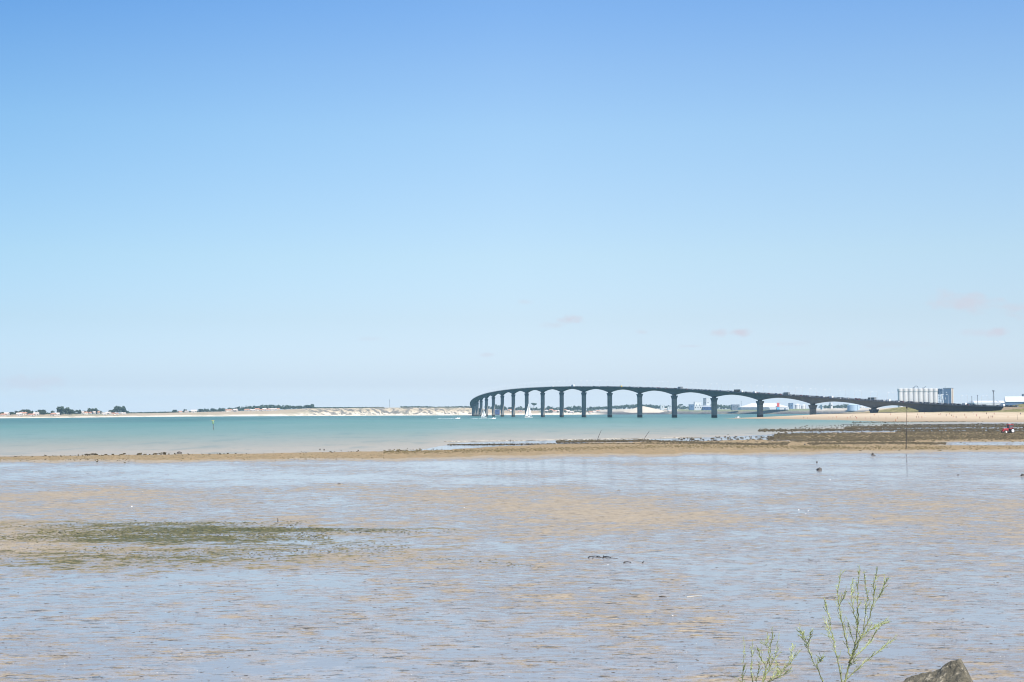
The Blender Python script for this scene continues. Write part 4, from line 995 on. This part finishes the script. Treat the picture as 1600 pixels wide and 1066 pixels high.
MB().tube([(1.2, .2, 1.4), (1.2, .2, 2.2)], .05, 8).build('exhaust_pipe', BLACK, o)
for sy in (-1, 1):
    MB().lathe((0, 0, 0), [(.1, 0)], 3) if False else None
    f_ = MB().loft([[(-1.35, sy * .55, 1.0), (-1.35, sy * 1.0, 1.0), (-1.35, sy * 1.0, 1.1), (-1.35, sy * .55, 1.1)], [(-.7, sy * .55, 1.55), (-.7, sy * 1.0, 1.55), (-.7, sy * 1.0, 1.65), (-.7, sy * .55, 1.65)], [(-.1, sy * .55, 1.2), (-.1, sy * 1.0, 1.2), (-.1, sy * 1.0, 1.3), (-.1, sy * .55, 1.3)]]).build('fender', TR, o)
    for x, r_, wd in ((-.75, .78, .42), (1.45, .46, .28)):
        w_ = empty('wheel', (x, sy * .82, r_ - .05)); w_.parent = o
        MB().loft([[(math.cos(a) * r_ * k, y, math.sin(a) * r_ * k) for a in np.linspace(0, 2 * math.pi, 22)[:-1]] for y, k in ((-wd / 2, .86), (-wd / 4, 1), (wd / 4, 1), (wd / 2, .86))]).build('tyre', RUBBER, w_)
        MB().loft([[(math.cos(a) * r_ * .58, y, math.sin(a) * r_ * .58) for a in np.linspace(0, 2 * math.pi, 18)[:-1]] for y in (-wd / 2 - .03, wd / 2 + .03)]).build('rim', LAMPH, w_)
tag(o, 'old red tractor with a cab parked on the dark oyster bed', 'tractor')

# ------------------------------------------------------------------ stones, driftwood, sticks, shells on the flat
def boulder(name, px, py, wpx, hpx, label, m_, seed, z=0.03, up=0, parent_group=None, sub=3):
    c = P(px, py, z); k = c.y / F; bm = bmesh.new(); bmesh.ops.create_icosphere(bm, subdivisions=sub, radius=1)
    for v in bm.verts:
        d = v.co.normalized(); r_ = 1 + .28 * mnoise.noise(d * 1.5 + Vector((seed, 0, 0))) + .10 * mnoise.noise(d * 4 + Vector((0, seed, 0)))
        v.co = Vector((d.x * r_ * wpx * k / 2, d.y * r_ * wpx * k / 2, max(d.z * r_, -.35) * hpx * k * .9 + max(0, d.x) * up * hpx * k * .4))
    me = bpy.data.meshes.new(name); bm.to_mesh(me); bm.free(); me.materials.append(m_)
    o = bpy.data.objects.new(name, me); COL.objects.link(o); o.location = c; return tag(o, label, 'stone', 'stones on the flat')
STONE = mat('dark_stone', (.075, .065, .055), .7, .4, 3, bump=.6)
boulder('stone', 1280, 735, 8.5, 4.4, 'dark pointed stone alone on the wet flat right of centre', STONE, 3, up=.7)
boulder('stone', 1276.5, 723, 2.6, 2.6, 'very small dark stone behind the pointed one', STONE, 5)
boulder('stone', 1363.5, 711.8, 4.5, 4.5, 'upright dark stone at the foot of the bank left of the pole', STONE, 8)
boulder('stone', 1366.5, 712.3, 3.4, 1.8, 'flat dark stone touching the upright stone by the pole', STONE, 9)
boulder('stone', 1598, 744, 7, 4, 'dark stone cut by the right edge of the picture', STONE, 12)
boulder('stone', 1257.5, 696.5, 3, 3.6, 'black stone on the tan bank below the oyster rows', STONE, 15)
boulder('stone', 1118.5, 690.5, 6, 4, 'dark lump on the sea side of the middle oyster row', STONE, 17)
boulder('stone', 280, 708.6, 8, 3.2, 'biggest brown clod at the sea edge of the left bank', STONE, 19)
boulder('stone', 500, 703.3, 2, 2.4, 'left one of two little black stones in the left shallows', STONE, 23)
boulder('stone', 506.5, 703.6, 2.4, 2.4, 'right one of two little black stones in the left shallows', STONE, 24)
boulder('stone', 530, 757, 6, 2, 'thin dark stone on the wet flat below the left bank', STONE, 29)
boulder('stone', 1497, 743, 3, 2, 'tiny dark stone near the right side of the flat', STONE, 31)
boulder('stone', 967, 766.5, 4, 1.6, 'flat dark stone on the flat below the leaning stakes', STONE, 33)
def branch(name, paths, m_, label, r0, cat='driftwood'):
    c = P(*paths[0][0], .05); m = MB()
    for pts in paths:
        q = []
        for (px, py, up) in [(p_ + (0,))[:3] for p_ in pts]:
            w = P(px, py + up, .05); w.z = .05 + up / F * w.y; q.append(w - c)
        m.tube(q, [r0 * (1 - .6 * i / max(1, len(q) - 1)) for i in range(len(q))], 6)
    return tag(m.build(name, m_, loc=c, smooth=True), label, cat)
branch('driftwood', [[(919, 871), (922, 869.5, 2), (927, 870, 1), (938, 871), (950, 871.5), (965, 872.5)], [(943, 871), (942.6, 869, 4), (943, 868, 5)], [(927, 870, 1), (926, 874)], [(944, 870), (950, 869.5, 2), (956, 872)], [(921, 870, 1), (919.5, 873)], [(932, 870), (936, 869, 1.5), (939, 871.5)]], DARKW, 'forked dark driftwood branch lying on the flat in the centre', .022)
branch('driftwood', [[(974, 879.5), (979, 877.5, 1), (986, 878.5), (984, 879.8)]], DARKW, 'small dark curl of driftwood right of the forked branch', .018)
branch('driftwood', [[(1003, 880), (1005.5, 878, 1.5), (1006, 876.5, 2)]], DARKW, 'short dark upright chip right of the small driftwood curl', .022)
branch('stick', [[(1073, 933), (1085, 931.8, .5), (1097, 931.2)]], mat('bleached_wood', (.62, .56, .46), .7, .15, 6), 'long bleached white stick lying on the near flat', .022, 'stick')
branch('stick', [[(1079, 992.6), (1098, 992.8, .5)]], mat('yellow_reed', (.58, .47, .27), .7, .15, 6), 'short yellowish stick nearest the camera on the flat', .018, 'stick')
branch('stick', [[(1030, 932.5), (1036, 931.8, .8), (1041.5, 933)]], DARKW, 'short dark curved stick left of the bleached white one', .018, 'stick')
SHELL = mat('white_shell', (.80, .78, .74), .4, .05, 5)
for i, (px, py, s_, lb) in enumerate([(206, 792, 2.8, 'white crescent shell on the flat above the green weed'), (725.5, 794, 2.2, 'white shell on the brown rippled mud in the centre'), (398, 765, 1.6, 'small white shell on the left flat'), (950, 883, 1.8, 'small white shell below the driftwood branch'),
                                      (1051, 962.5, 2.4, 'bright white shell on the near flat below the sticks'), (1297, 750, 1.8, 'small white shell right below the pointed stone'), (1248, 797, 2.2, 'white shell on the right flat'), (175, 762, 1.3, 'tiny white shell on the far left flat'), (223, 769, 1.3, 'tiny white shell right of another on the left flat'), (1263, 799, 2, 'white shell lower right of another white shell'), (1259, 803, 1.6, 'lowest white shell of three on the right flat')]):
    c = P(px, py, .035); k = c.y / F * s_ * .62; vs = []; fs = []
    o_ = MB()
    for a in range(10):
        for b in range(4):
            t = -1.2 + 2.4 * a / 9; rr = k * (.25 + .75 * b / 3); vs.append((math.sin(t) * rr * 1.2, math.cos(t) * rr * .8 - k * .4, k * .75 * math.sin(math.pi * b / 3.4) * math.cos(t * .8) + .004))
    for a in range(9):
        for b in range(3): fs.append((a * 4 + b, a * 4 + 4 + b, a * 4 + 5 + b, a * 4 + b + 1))
    o_.add(vs, fs); ob = o_.build('sea_shell', SHELL, loc=c, smooth=True); sm = ob.modifiers.new('shell', 'SOLIDIFY'); sm.thickness = k * .12
    ob.rotation_euler = (0, 0, random.uniform(-.6, .6)); tag(ob, lb, 'shell', 'shells on the flat')

# ------------------------------------------------------------------ people on the beach
SKIN = mat('skin', (.46, .27, .18), .6, .05, 5); HAIR = mat('hair', (.05, .035, .025), .7, .1, 8)
def body_mesh(pose):
    J = {'stand': {'pel': (0, 0, .95), 'ch': (0, 0, 1.30), 'nk': (0, 0, 1.47), 'hd': (0, -.02, 1.60), 'tp': (0, -.02, 1.72), 'k': [(.11, -.02, .50), (-.11, .0, .50)], 'a': [(.12, .0, .06), (-.12, .02, .06)], 't': [(.13, -.16, .03), (-.13, -.14, .03)], 'e': [(.27, .03, 1.12), (-.27, .03, 1.12)], 'h': [(.29, -.06, .86), (-.29, -.06, .86)]},
         'walk': {'pel': (0, 0, .93), 'ch': (0, -.03, 1.28), 'nk': (0, -.05, 1.45), 'hd': (0, -.08, 1.58), 'tp': (0, -.08, 1.70), 'k': [(.1, -.20, .52), (-.1, .06, .50)], 'a': [(.1, -.28, .07), (-.1, .34, .14)], 't': [(.1, -.44, .04), (-.1, .22, .03)], 'e': [(.26, .14, 1.12), (-.26, -.12, 1.12)], 'h': [(.26, .10, .86), (-.26, -.30, .92)]},
         'sit': {'pel': (0, 0, .14), 'ch': (0, .10, .50), 'nk': (0, .10, .67), 'hd': (0, .06, .80), 'tp': (0, .06, .92), 'k': [(.13, -.42, .42), (-.13, -.42, .42)], 'a': [(.13, -.62, .06), (-.13, -.62, .06)], 't': [(.13, -.78, .03), (-.13, -.78, .03)], 'e': [(.30, .20, .34), (-.30, .20, .34)], 'h': [(.30, .34, .05), (-.30, .34, .05)]}}[pose]
    V = [J['pel'], J['ch'], J['nk'], J['hd'], J['tp']]; Rr = [.15, .165, .06, .10, .07]; E_ = [(0, 1), (1, 2), (2, 3), (3, 4)]
    for i, sx in ((0, 1), (1, -1)):
        hip = Vector(J['pel']) + Vector((sx * .10, 0, -.06)); shd = Vector(J['ch']) + Vector((sx * .20, 0, .09)); b = len(V)
        V += [tuple(hip), J['k'][i], J['a'][i], J['t'][i], tuple(shd), J['e'][i], J['h'][i]]; Rr += [.095, .065, .045, .035, .06, .045, .038]
        E_ += [(0, b), (b, b + 1), (b + 1, b + 2), (b + 2, b + 3), (1, b + 4), (b + 4, b + 5), (b + 5, b + 6)]
        hd_ = Vector(J['h'][i]); fa = (hd_ - Vector(J['e'][i])).normalized()
        for f in range(3):                                    # fingers and a thumb, tiny at this distance
            V.append(tuple(hd_ + fa * .12 + Vector((0, (f - 1) * .03, 0)))); Rr.append(.012); E_.append((b + 6, len(V) - 1))
    me = bpy.data.meshes.new('b'); me.from_pydata(V, E_, []); ob = bpy.data.objects.new('b', me); COL.objects.link(ob)
    md = ob.modifiers.new('s', 'SKIN'); sv_ = me.skin_vertices[0].data
    for i, r_ in enumerate(Rr): sv_[i].radius = (r_, r_ * .85); sv_[i].use_root = (i == 0)
    sb = ob.modifiers.new('u', 'SUBSURF'); sb.levels = 1; sb.render_levels = 1
    bpy.context.view_layer.update(); ev = ob.evaluated_get(bpy.context.evaluated_depsgraph_get()); res = bpy.data.meshes.new_from_object(ev)
    bpy.data.objects.remove(ob); bpy.data.meshes.remove(me); return res, J
PC = {'red': (.5, .04, .04), 'dark blue': (.03, .05, .16), 'black': (.02, .02, .022), 'white': (.75, .75, .74), 'orange': (.6, .2, .05), 'pink': (.6, .22, .28)}
PM = {k: mat('cloth_' + k.replace(' ', '_'), v, .8, .1, 6) for k, v in PC.items()}
poses = {k: body_mesh(k) for k in ('stand', 'walk', 'sit')}
def person(pose, colr, shirt):
    me, J = poses[pose]; me = me.copy(); me.materials.clear(); me.materials.append(SKIN); me.name = 'person'
    o = bpy.data.objects.new('person', me); COL.objects.link(o); p_ = Vector(J['pel']); c_ = Vector(J['ch']); h_ = Vector(J['hd'])
    def ring(c, rx, ry, z): return [(c.x + math.cos(a) * rx, c.y + math.sin(a) * ry, c.z + z) for a in np.linspace(0, 2 * math.pi, 11)[:-1]]
    MB().loft([ring(p_, .19, .15, -.14), ring(p_, .20, .165, -.02), ring(p_, .18, .16, .10)]).build('swim_shorts', PM[colr], o, smooth=True)
    if shirt: MB().loft([ring(p_, .175, .155, .08), ring(p_.lerp(c_, .5), .19, .165, 0), ring(c_, .24, .17, .06), ring(c_, .13, .10, .16)]).build('shirt', PM[colr], o, smooth=True)
    MB().loft([ring(h_, .115, .12, .0), ring(h_, .125, .13, .07), ring(h_, .09, .10, .16), ring(h_, .02, .02, .19)]).build('hair', HAIR, o, smooth=True)
    index_children(o); return o
PL = [(1256, 654.6), (1262, 655.2), (1295, 654.2), (1300.6, 655.3), (1303, 653), (1307, 653.5), (1324, 655), (1329, 653.8), (1331.5, 651.7), (1337, 652), (1338.5, 655.2), (1352, 655.6), (1360, 655), (1366, 650), (1372.5, 653), (1384.5, 655.5), (1399.5, 659.5), (1402.5, 655.3),
      (1432, 654), (1435.5, 654), (1440.5, 654.3), (1445.5, 654), (1434, 649.5), (1444.5, 647), (1467, 648.6), (1470, 648.8), (1478.5, 651), (1484, 648.6), (1487, 649.8), (1489.5, 653), (1494, 654.5), (1507.5, 650.6), (1509.5, 654.6), (1520.5, 648.2), (1526, 651.4), (1531, 655.5), (1541.5, 648.4), (1544.5, 655.3), (1548.5, 653.6), (1551, 653.8), (1553.5, 648.8), (1594.5, 649.2), (1575, 652.5), (1391.5, 649.2), (1418, 652)]
PL.sort()
pused = {}
rp = random.Random(5)
for i, (px, py) in enumerate(PL):
    pose = rp.choice(['stand', 'stand', 'walk', 'sit'] if py < 653 else ['stand', 'walk', 'walk']); colr = rp.choice(list(PC)); shirt = rp.random() < .45
    # march along the ray until it meets the sand
    d = ray(px, py); Y = 850.
    while Y < 1700:
        q = Vector((0, 0, HC)) + d * (Y / d.y)
        if q.z <= max(.05, float(beach_z(np.array([q.x]), np.array([q.y]), False)[0])): break
        Y += 4
    key = (pose, colr, shirt)
    if key in pused: o = copy_tree(pused[key])
    else: o = pused[key] = person(*key)
    o.location = (q.x, q.y, max(.05, q.z) - .02); o.rotation_euler = (0, 0, rp.uniform(0, 6.28)); s_ = rp.uniform(1.0, 1.1); o.scale = (s_,) * 3
    what = {'stand': 'standing', 'walk': 'walking', 'sit': 'sitting'}[pose]
    tag(o, f'person {what} in {colr} {"shirt and shorts" if shirt else "swim shorts"}, {ordinal(i)} bather from the left', 'person', 'bathers on the beach')

# ------------------------------------------------------------------ near embankment with boulder and weeds
g = G('embankment_earth'); e1 = g.noise(1.5, 5, .6); e2 = g.noise(9, 4, .6)
EARTH = g.set(Base_Color=g.mix(g.step(e2, .35, .65), g.mix(g.step(e1, .4, .6), (.16, .13, .09), (.22, .18, .12)), (.30, .25, .18)), Roughness=.95, Normal=g.bump(e2, .8, .08), Specular_IOR_Level=.1)
xs = np.concatenate([np.linspace(-120, -14, 30), np.linspace(-13, 13, 60), np.linspace(14, 120, 30)]); ysl = np.array([-14, -8, -2, 2, 5, 6.2, 7.0, 8, 9, 10, 11.5, 13, 15, 17, 19, 21, 23, 25, 28, 31.0])
zl = np.interp(ysl, [-14, 2, 6, 9.5, 13, 25, 31], [4.9, 4.85, 4.75, 4.0, 3.15, .1, -.4])
Ve = np.zeros((len(ysl), len(xs), 3))
for i, y in enumerate(ysl):
    for j, x in enumerate(xs): Ve[i, j] = (x, y, zl[i] + .12 * mnoise.noise(Vector((x * .7, y * .7, 0))))
tag(grid_mesh('embankment', Ve, EARTH), kind='structure')
def emb_z(x, y): return float(np.interp(y, ysl, zl))
g = G('lichen_rock'); l1 = g.noise(5, 6, .65, (1, 1, 1), 0, .6); l2 = g.noise(16, 5, .65); l3 = g.noise(60, 3, .6)
rc = g.mix(g.step(l1, .40, .60), (.095, .085, .06), (.19, .165, .115)); rc = g.mix(g.step(l2, .56, .68, 0, .85), rc, (.36, .315, .235)); rc = g.mix(g.step(l3, .55, .7, 0, .6), rc, (.06, .056, .048))
ROCKM = g.set(Base_Color=rc, Roughness=.85, Normal=g.bump(l3, .5, .01, g.bump(l2, .9, .03)), Specular_IOR_Level=.3)
def near_rock(name, loc, dims, seed, label, cuts, grp=None, rz=0):
    bm = bmesh.new(); bmesh.ops.create_icosphere(bm, subdivisions=6, radius=1)
    for v in bm.verts:
        d = v.co.normalized(); r_ = 1.0
        for n_, k in cuts: 
            q = d.dot(Vector(n_).normalized())
            if q > 0: r_ = min(r_, k / q)
        r_ += .05 * mnoise.noise(d * 2.2 + Vector((seed, 0, 0))) + .028 * mnoise.noise(d * 7 + Vector((0, seed, 0))) + .012 * mnoise.noise(d * 21 + Vector((0, seed, 0)))
        v.co = Vector((d.x * r_ * dims[0], d.y * r_ * dims[1], d.z * r_ * dims[2]))
    me = bpy.data.meshes.new(name); bm.to_mesh(me); bm.free(); me.materials.append(ROCKM); me.polygons.foreach_set('use_smooth', [True] * len(me.polygons))
    o = bpy.data.objects.new(name, me); COL.objects.link(o); o.location = loc; o.rotation_euler = (0, 0, rz); return tag(o, label, 'boulder', grp)
YR = 9.0
tip = at(1481, 1036, YR)
near_rock('boulder', (xat(1486, YR), YR + .05, tip.z - .385), (.43, .38, .46), 4.2, 'grey boulder with pale lichen veins at the lower right corner', [((-.55, -.15, .85), .60), ((.85, -.2, .52), .50), ((.35, -.9, .35), .6), ((-.2, .4, 1), .80), ((-1, 0, .1), .95)])
for i, (x, y, s_) in enumerate([(-2.6, 9.4, .4), (4.6, 10, .5), (-5.2, 9.6, .6), (.6, 9.8, .35), (6.3, 9.1, .45), (-7.5, 10.2, .5)]):
    near_rock('boulder', (x, y, emb_z(x, y) - .05), (s_, s_ * .8, s_ * .5), i * 3.7, f'grey boulder on the embankment, {ordinal(i)} below the picture edge', [((-.6, -.3, .7), .8), ((.8, .2, .5), .75), ((.1, -.9, .4), .75)], 'boulders of the embankment', i)
# broom-like weeds with fine pale green twigs
g = G('broom_twig'); t1 = g.noise(14, 3, .6)
TWIG = g.set(Base_Color=g.mix(g.step(t1, .35, .65), (.24, .27, .10), (.40, .43, .18)), Roughness=.6, Specular_IOR_Level=.3)
LEAFP = mat('broom_leaf', (.30, .35, .13), .6, .3, 12); STEMB = mat('broom_stem', (.22, .23, .10), .7, .3, 12)
def broom(name, Y, base, stems, label, seed):
    r5 = random.Random(seed); c = at(base[0], base[1], Y); c.z = emb_z(c.x, Y) - .03; o = empty(name, c); m = MB(); mt = MB(); ml = MB()
    for pts, r0 in stems:
        dz = r5.uniform(-.12, .12); q = []
        for i, (px, py) in enumerate(pts):
            yy = Y + dz * i / (len(pts) - 1) + (r5.uniform(-.015, .015)); q.append(at(px, py, yy) - c)
        # resample and jitter
        fine = []
        for a, b in zip(q, q[1:]):
            for k in range(5): fine.append(a.lerp(b, k / 5) + Vector((r5.gauss(0, .0025), r5.gauss(0, .003), 0)))
        fine.append(q[-1]); n = len(fine); m.tube(fine, [r0 * (1 - .78 * i / (n - 1)) for i in range(n)], 6)
        for i in range(3, n):
            t = i / (n - 1)
            for _ in range(1 if t < .35 else 2):
                if r5.random() < .35: continue
                up = (fine[i] - fine[i - 1]).normalized(); sd_ = Vector((r5.choice([-1, 1]) * r5.uniform(.3, 1), r5.uniform(-.6, .6), r5.uniform(0, .3))); d_ = (up * 1.25 + sd_ * .7).normalized(); ln = r5.uniform(.018, .065) * (1.2 - .4 * t)
                tw = [fine[i], fine[i] + d_ * ln * .5, fine[i] + (d_ + up * .4).normalized() * ln]; mt.tube(tw, [.0019, .0016, .0009], 4, cap=False)
                for e in range(3):
                    if r5.random() < .3: continue
                    p_ = fine[i] + d_ * ln * r5.uniform(.3, 1); l_ = r5.uniform(.007, .016); s_ = d_.cross(Vector((r5.gauss(0, 1), r5.gauss(0, 1), r5.gauss(0, 1)))).normalized(); w_ = (d_ * .8 + s_ * .7).normalized()
                    ml.add([p_, p_ + w_ * l_ * .5 + s_.cross(w_) * l_ * .22, p_ + w_ * l_, p_ + w_ * l_ * .5 - s_.cross(w_) * l_ * .22], [(0, 1, 2, 3)])
            for e in range(3):
                p_ = fine[i].lerp(fine[i - 1], r5.random()); l_ = r5.uniform(.007, .016); a_ = Vector((r5.gauss(0, 1), r5.gauss(0, 1), r5.gauss(.8, .6))).normalized(); s_ = a_.orthogonal().normalized()
                ml.add([p_, p_ + a_ * l_ * .5 + s_ * l_ * .2, p_ + a_ * l_, p_ + a_ * l_ * .5 - s_ * l_ * .2], [(0, 1, 2, 3)])
    m.build('stem', STEMB, o, smooth=True); tag(mt.build('twig', TWIG, o), kind='stuff'); tag(ml.build('leaf', LEAFP, o), kind='stuff')
    return tag(o, label, 'weed', 'broom weeds on the embankment')
b = (1318, 1100)
broom('broom_weed', 8.6, b, [
    ([b, (1320, 1066), (1326, 1040), (1335, 1010), (1340, 980), (1340, 948), (1341, 915), (1344, 889)], .0062),
    ([(1327, 1036), (1338, 1012), (1348, 990), (1358, 965), (1365, 938), (1366, 912), (1370, 892)], .0046),
    ([(1328, 1025), (1322, 1000), (1316, 975), (1311, 948), (1309, 922), (1314, 898)], .0040),
    ([(1319, 1085), (1312, 1048), (1306, 1020), (1300, 990), (1294, 962), (1289, 944)], .0040),
    ([(1322, 1062), (1340, 1044), (1358, 1030), (1375, 1016), (1394, 1001)], .0036),
    ([(1331, 1030), (1346, 1018), (1358, 1005), (1368, 990), (1381, 972)], .0032),
    ([(1336, 1008), (1345, 995), (1358, 985), (1372, 978), (1384, 973)], .0024),
    ([(1340, 975), (1334, 955), (1331, 930), (1332, 912)], .0024), ([(1349, 985), (1352, 955), (1355, 930), (1351, 900)], .0024),
    ([(1362, 950), (1372, 935), (1380, 920), (1386, 905)], .0018), ([(1311, 948), (1317, 935), (1321, 925)], .0016), ([(1302, 1000), (1296, 995), (1291, 975)], .0016), ([(1345, 1000), (1340, 985), (1337, 965)], .0018), ([(1336, 1010), (1330, 990), (1323, 968)], .002), ([(1325, 1045), (1333, 1035), (1336, 1020)], .002)],
    'tallest broom weed with fine pale green twigs left of the boulder', 2)
b = (1292, 1095)
broom('broom_weed', 8.75, b, [([b, (1286, 1066), (1277, 1045), (1268, 1028), (1262, 1012), (1257, 998), (1250, 984)], .0034), ([(1262, 1012), (1264, 1000), (1267, 988)], .002), ([(1275, 1040), (1281, 1035), (1284, 1028)], .0014), ([(1260, 1005), (1254, 997), (1253, 990)], .0014)], 'single bent weed stem between the two broom weeds', 5)
b = (1188, 1105)
broom('broom_weed', 8.5, b, [([b, (1180, 1085), (1160, 1066), (1161, 1045), (1163, 1005)], .0034), ([b, (1178, 1075), (1173, 1050), (1176, 1010)], .0036), ([b, (1190, 1070), (1197, 1045), (1203, 1020), (1207, 990)], .0040), ([b, (1192, 1066), (1202, 1045), (1212, 1025), (1217, 998)], .0036),
    ([b, (1200, 1066), (1215, 1053), (1232, 1040), (1250, 1016)], .0034), ([(1200, 1066), (1218, 1058), (1235, 1046)], .0024), ([(1197, 1045), (1190, 1030), (1184, 1015)], .002), ([(1225, 1045), (1237, 1028), (1238, 1008)], .0016), ([(1213, 1030), (1214, 1040), (1216, 1052)], .0016), ([(1178, 1072), (1184, 1055), (1186, 1036)], .002), ([(1205, 1020), (1198, 1008), (1200, 995)], .0016)],
    'low bushy broom weed leftmost at the bottom edge', 9)

# ------------------------------------------------------------------ haze: one even box of air round everything built
hz = MB().box((0, 4600, 58), (19000, 10400, 126)); hm = bpy.data.materials.new('haze_air'); hm.use_nodes = True
hn = hm.node_tree.nodes; hn.remove(hn['Principled BSDF']); pv = hn.new('ShaderNodeVolumePrincipled'); pv.inputs['Color'].default_value = (.50, .78, 1, 1); pv.inputs['Density'].default_value = 4.6e-5; pv.inputs['Anisotropy'].default_value = 0
hm.node_tree.links.new(pv.outputs[0], hn['Material Output'].inputs['Volume'])
tag(hz.build('haze', hm), kind='stuff')
